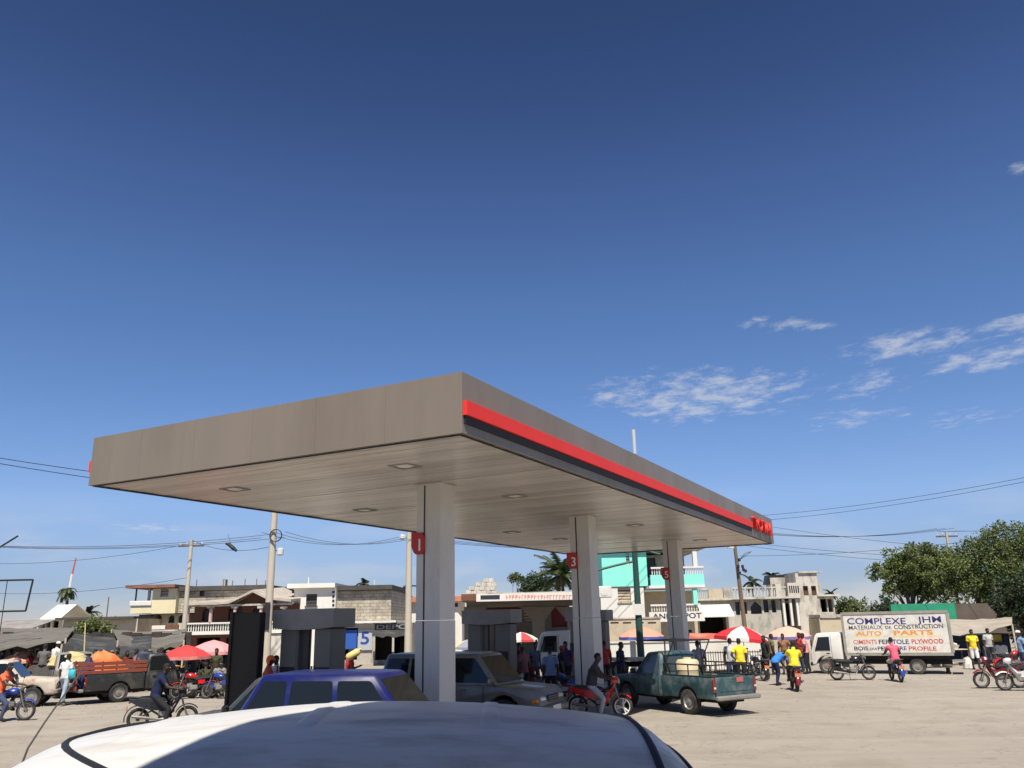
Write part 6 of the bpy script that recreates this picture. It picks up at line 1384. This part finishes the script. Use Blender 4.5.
# market on the left
rn = random.Random(21)
CC = [('navy', NAVYC), ('red', REDC), ('grey', GREYC), ('olive', (.12, .12, .05)), ('pink', PINKC), ('white', WHITEC), ('light blue', LB), ('black', BLACKC), ('orange', ORA), ('yellow', (.6, .45, .08)), ('green', GRN), ('purple', (.13, .05, .2))]
def crowd(items, where, group):
    for (u, Y, c, pose, extra) in items:
        nm, col = CC[c]; col = tuple(q * .4 for q in col); person('person in %s top %s' % (nm, extra), pose, gx(u, Y), radians(rn.uniform(0, 360)), col, rn.choice((JEANS, BLACKC, KHAKI, GREYC)), group=group, sc=rn.uniform(.94, 1.03), **({'hat': rn.choice((WHITEC, REDC, KHAKI)), 'top': 'cap'} if rn.random() < .25 else {}))  # tops darkened so the shade on the crowd is in the cloth colour
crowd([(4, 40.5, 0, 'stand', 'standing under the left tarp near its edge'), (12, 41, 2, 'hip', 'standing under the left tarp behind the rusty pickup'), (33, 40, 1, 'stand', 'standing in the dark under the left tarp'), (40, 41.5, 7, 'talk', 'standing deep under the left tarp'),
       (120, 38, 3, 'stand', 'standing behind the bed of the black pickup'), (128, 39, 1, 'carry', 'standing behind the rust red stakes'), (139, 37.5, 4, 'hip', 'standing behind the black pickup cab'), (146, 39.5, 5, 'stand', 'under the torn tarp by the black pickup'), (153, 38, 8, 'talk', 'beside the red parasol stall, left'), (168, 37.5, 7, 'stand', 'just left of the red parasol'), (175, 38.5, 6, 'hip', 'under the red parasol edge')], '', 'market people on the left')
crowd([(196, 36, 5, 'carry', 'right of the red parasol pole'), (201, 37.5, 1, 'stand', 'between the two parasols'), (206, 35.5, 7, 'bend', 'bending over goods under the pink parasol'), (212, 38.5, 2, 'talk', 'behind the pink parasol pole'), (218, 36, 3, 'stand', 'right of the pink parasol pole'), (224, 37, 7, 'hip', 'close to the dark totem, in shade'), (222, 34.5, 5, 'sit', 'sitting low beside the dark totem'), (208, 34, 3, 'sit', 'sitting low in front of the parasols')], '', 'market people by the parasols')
for u, Y, d, c, lab in ((199, 33.6, 200, m_pr, 'red motorbike parked under the market parasols'), (213, 34.2, 215, m_pk, 'black motorbike parked under the pink parasol'), (224, 33.2, 160, m_pb, 'blue motorbike parked next to the dark totem')): motorbike(lab, 'standard', gx(u, Y), radians(d), c, 'grey', .1)
pp('person with an orange headscarf behind the blue suv roof', 269.5, 24.5, 20, (.5, .1, .06), BLACKC, hat=(.85, .2, .04), top='helmet'); pp('man in white shirt beside the orange headscarf', 278.5, 25, 250, WHITEC, JEANS)
pp('person carrying a yellow container right of the first fuel pump', 350, 30, 30, REDC, JEANS, 'carry'); jc = MB().cbox((0, 0, 0), (.5, .24, .24), .06).cbox((.28, 0, .03), (.08, .07, .07), .02); q = jc.build('yellow_container', mat('can_yellow', (.7, .55, .2), .5), smooth=50); q.location = gx(353.5, 29.6, 1.62); q.rotation_euler = (0, -.5, .3); tag(q, 'pale yellow jerrycan carried on the shoulder near the first pump', 'jerrycan')
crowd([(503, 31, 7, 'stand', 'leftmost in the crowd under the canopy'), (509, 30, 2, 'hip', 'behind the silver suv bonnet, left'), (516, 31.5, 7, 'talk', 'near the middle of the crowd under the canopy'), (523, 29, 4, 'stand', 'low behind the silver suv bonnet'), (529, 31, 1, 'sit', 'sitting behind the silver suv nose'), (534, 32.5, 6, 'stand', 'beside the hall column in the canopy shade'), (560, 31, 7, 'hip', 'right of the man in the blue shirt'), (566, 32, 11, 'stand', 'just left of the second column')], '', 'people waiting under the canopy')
pp('man in a light blue shirt standing with his back to us beyond the silver suv', 549.5, 27.5, 95, LB, BLACKC)
motorbike('dark motorbike standing behind the red one in the canopy shade', 'standard', gx(563, 29), radians(200), m_pb, 'grey', .1)
pp('man in dark shirt leaning at the bonnet of the teal pickup', 619, 31.5, -30, NAVYC, BLACKC, 'carry'); pp('person in dark clothes behind the third fuel pump', 604, 33.5, 100, REDC, BLACKC)
pp('man in grey shirt standing beyond the teal pickup bed', 697.5, 31, 100, (.2, .2, .25), BLACKC); pp('man in checked white vest beyond the teal pickup tailgate', 729.5, 33.5, 80, (.5, .5, .52), JEANS, vest=True); pp('man in yellow shirt beside the checked vest beyond the teal pickup', 738.5, 33, 85, YEL, BLACKC, 'hip')
pp('man in bright blue shirt bending over a motorbike behind the yellow rider', 774, 34, 20, (.03, .2, .62), NAVYC, 'bend'); pp('person in black at the foot of the red and white parasol', 764.5, 37, 200, BLACKC, BLACKC); pp('person in brown under the peach parasol by the truck', 783, 40, 240, (.25, .12, .06), KHAKI, 'hip'); pp('person in red under the peach parasol beside the truck cab', 800, 41.5, 200, REDC, JEANS); pp('person in pink near the truck cab', 805, 40, 150, PINKC, BLACKC, 'talk'); pp('person in olive behind the bending man', 770, 40, 10, (.16, .13, .05), BLACKC)
p_ = gp(977, 669.5); person('woman in yellow top and white skirt before the right hand stall', 'stand', p_, radians(-100), YEL, (.72, .7, .68), shorts=True)
pp('person in pale stripes by the hung shirts on the right', 988, 42, -80, (.42, .42, .38), BLACKC); pp('man in light blue shirt at the right edge behind the parked motorbikes', 1020.5, 36, 180, (.2, .3, .45), JEANS, hat=WHITEC, top='cap')
motorbike('dark motorbike parked in front of the right hand stall', 'standard', gx(1008, 37.5), radians(10), m_pr, 'grey', .1)

crowd([(20, 39.5, 4, 'carry', 'bending toward the rusty pickup under the left tarp edge'), (52, 39, 6, 'talk', 'half hidden by the sack pile under the left tarp'), (97, 38.5, 7, 'stand', 'behind the orange bundle, leftmost'), (104, 39.5, 8, 'hip', 'behind the orange bundle, in the middle'), (113, 37.8, 5, 'talk', 'just right of the orange bundle'), (159, 36.8, 10, 'stand', 'by the black pickup bonnet'), (164, 38.5, 1, 'carry', 'behind the black pickup bonnet'), (192, 38.5, 11, 'hip', 'deep behind the red parasol'), (203, 38.8, 7, 'carry', 'deep between the parasols'), (216, 39.5, 8, 'talk', 'far behind the pink parasol'), (228, 38, 0, 'stand', 'deep beside the dark totem'), (232, 36, 1, 'bend', 'bending beside the dark totem')], '', 'market people on the left')
for u, Y, d, c, lab in ((192, 35, 190, m_pk, 'black motorbike parked at the foot of the red parasol'), (206, 36.8, 170, m_pm, 'maroon motorbike parked deep between the parasols')): motorbike(lab, 'standard', gx(u, Y), radians(d), c, 'grey', .1)
# ------------------------------------------------------------------ market goods
def crate(label, u, Y, z, c, rz=0, n=3):
    o = thing('crate', label, 'crate', gx(u, Y, z), rz); mt = mat('crate_%.2f_%.2f_%.2f' % c, c, .7, .15, 4)
    for s in (-1, 1):
        for k in range(n): MB().cbox((0, s * .2, .05 + .11 * k), (.6, .02, .085), .005).build('slat', mt, o); MB().cbox((s * .29, 0, .05 + .11 * k), (.02, .38, .085), .005).build('slat', mt, o)
    MB().box(-.28, .28, -.19, .19, .0, .03).build('bottom', mt, o); return o
def table(label, u, Y, rz=0, w=1.4):
    o = thing('market_table', label, 'table', gx(u, Y), rz); 
    for k in range(4): MB().cbox((0, -.3 + .2 * k, .78), (w, .18, .03), .005).build('plank', m_beige, o)
    for sx in (-1, 1):
        for sy in (-1, 1): MB().cbox((sx * (w / 2 - .08), sy * .3, .38), (.05, .05, .76), .005).build('leg', m_wood, o)
    MB().cbox((0, -.34, .3), (w - .1, .03, .05), .005).build('stretcher', m_wood, o); return o
def basket(label, u, Y, z, c, r=.3, h=.22, fill=(.5, .2, .05)):
    o = thing('basin', label, 'basin', gx(u, Y, z)); MB().lathe([(r * .7, 0), (r, h), (r * 1.06, h), (r * 1.04, h - .02), (r * .68, .02), (.01, .02)], 16, cap=False).build('bowl', mat('basin_%.2f_%.2f_%.2f' % c, c, .4), o, 40)
    f = MB(); rr = random.Random(int(u))
    for k in range(22): a = rr.uniform(0, 6.28); d = r * .8 * rr.random() ** .5; f.ell((d * cos(a), d * sin(a), h - .02 + .12 * (1 - d / r)), (.055, .055, .05), 7, 5)
    tag(f.build('produce', mat('fruit_%.2f' % fill[0], fill, .5, .2, 8), o, 50), kind='stuff'); return o
table('rough plank table loaded with goods at the rear of the lettered truck', 948, 43.5, .05, 1.7); basket('basin of orange fruit on the plank table by the truck', 942, 43.5, .795, (.5, .5, .5), .26, .18); basket('white basin on the plank table by the truck', 953, 43.4, .795, (.7, .7, .68), .24, .2, (.55, .5, .3)); crate('pale crate under the plank table by the truck', 947, 43.5, 0, (.5, .45, .36))
table('plank table with basins under the red parasol', 184, 36.2, .1); basket('blue basin under the red parasol', 179, 36.1, .795, (.05, .1, .4)); basket('green basin under the red parasol', 190, 36.2, .795, (.05, .3, .1), .28, .2, (.2, .35, .05))
table('plank table under the pink parasol', 211, 36.8, -.1, 1.7); basket('white basin on the table under the pink parasol', 207, 36.7, .795, (.7, .7, .7), .27, .2, (.6, .45, .1)); basket('red basin on the table under the pink parasol', 215, 36.8, .795, (.5, .05, .04), .27, .2, (.55, .1, .05))
for k, (u, Y, z, c, lab) in enumerate(((200, 35.2, 0, (.55, .5, .42), 'pale crate on the ground between the parasols'), (200, 35.2, .34, (.4, .07, .05), 'red crate stacked on the pale one between the parasols'), (228, 35.5, 0, (.45, .3, .12), 'tan crate on the ground near the dark totem'), (228, 35.5, .34, (.06, .15, .35), 'blue crate stacked near the dark totem'), (133, 40.5, 0, (.3, .06, .04), 'red crate at the bottom behind the black pickup'), (133, 40.5, .34, (.3, .06, .04), 'red crate second from the ground behind the black pickup'), (133, 40.5, .68, (.3, .06, .04), 'red crate third from the ground behind the black pickup'), (133, 40.5, 1.02, (.3, .06, .04), 'topmost red crate behind the black pickup'), (150, 40.5, 0, (.35, .12, .06), 'lowest rust crate under the dark tarp'), (150, 40.5, .34, (.35, .12, .06), 'middle rust crate under the dark tarp'), (150, 40.5, .68, (.35, .12, .06), 'top rust crate under the dark tarp'))): crate(lab, u, Y, z, c, .1 * k)
for k, (u, Y, lab) in enumerate(((236, 34, 'white sack slumped beside the dark totem'), (964, 41.8, 'white sack on the ground left of the yellow woman'), (72, 40, 'pale sack under the dark tarp at the left'))): heap('sack', lab, 'sack', gx(u, Y, -.02), k, (.6, .45, .5), mat('white_sack', (.6, .57, .5), .85, .12, 6, bump=.4), 40 + k)
o = thing('fallen_bench', 'low wooden bench on the ground by the lettered truck rear wheel', 'bench', gx(928, 38.5), .05); MB().cbox((0, 0, .26), (1.8, .3, .05), .01).build('seat', m_beige, o)
for s in (-1, 1): MB().cbox((s * .7, 0, .12), (.06, .26, .24), .01).build('leg', m_wood, o)
B = Bld('stall_boards', 'dark board wall behind the market stalls on the left', 70, 46, 'stall'); 
for i in range(22): B.box('board', (-30 + i * 10, 632 + (i * 7 % 3), -21 + i * 10 + .8, 668), mat('market_board', (.05, .04, .035), .9, .4, 2), 0 + .02 * (i % 2), .1)
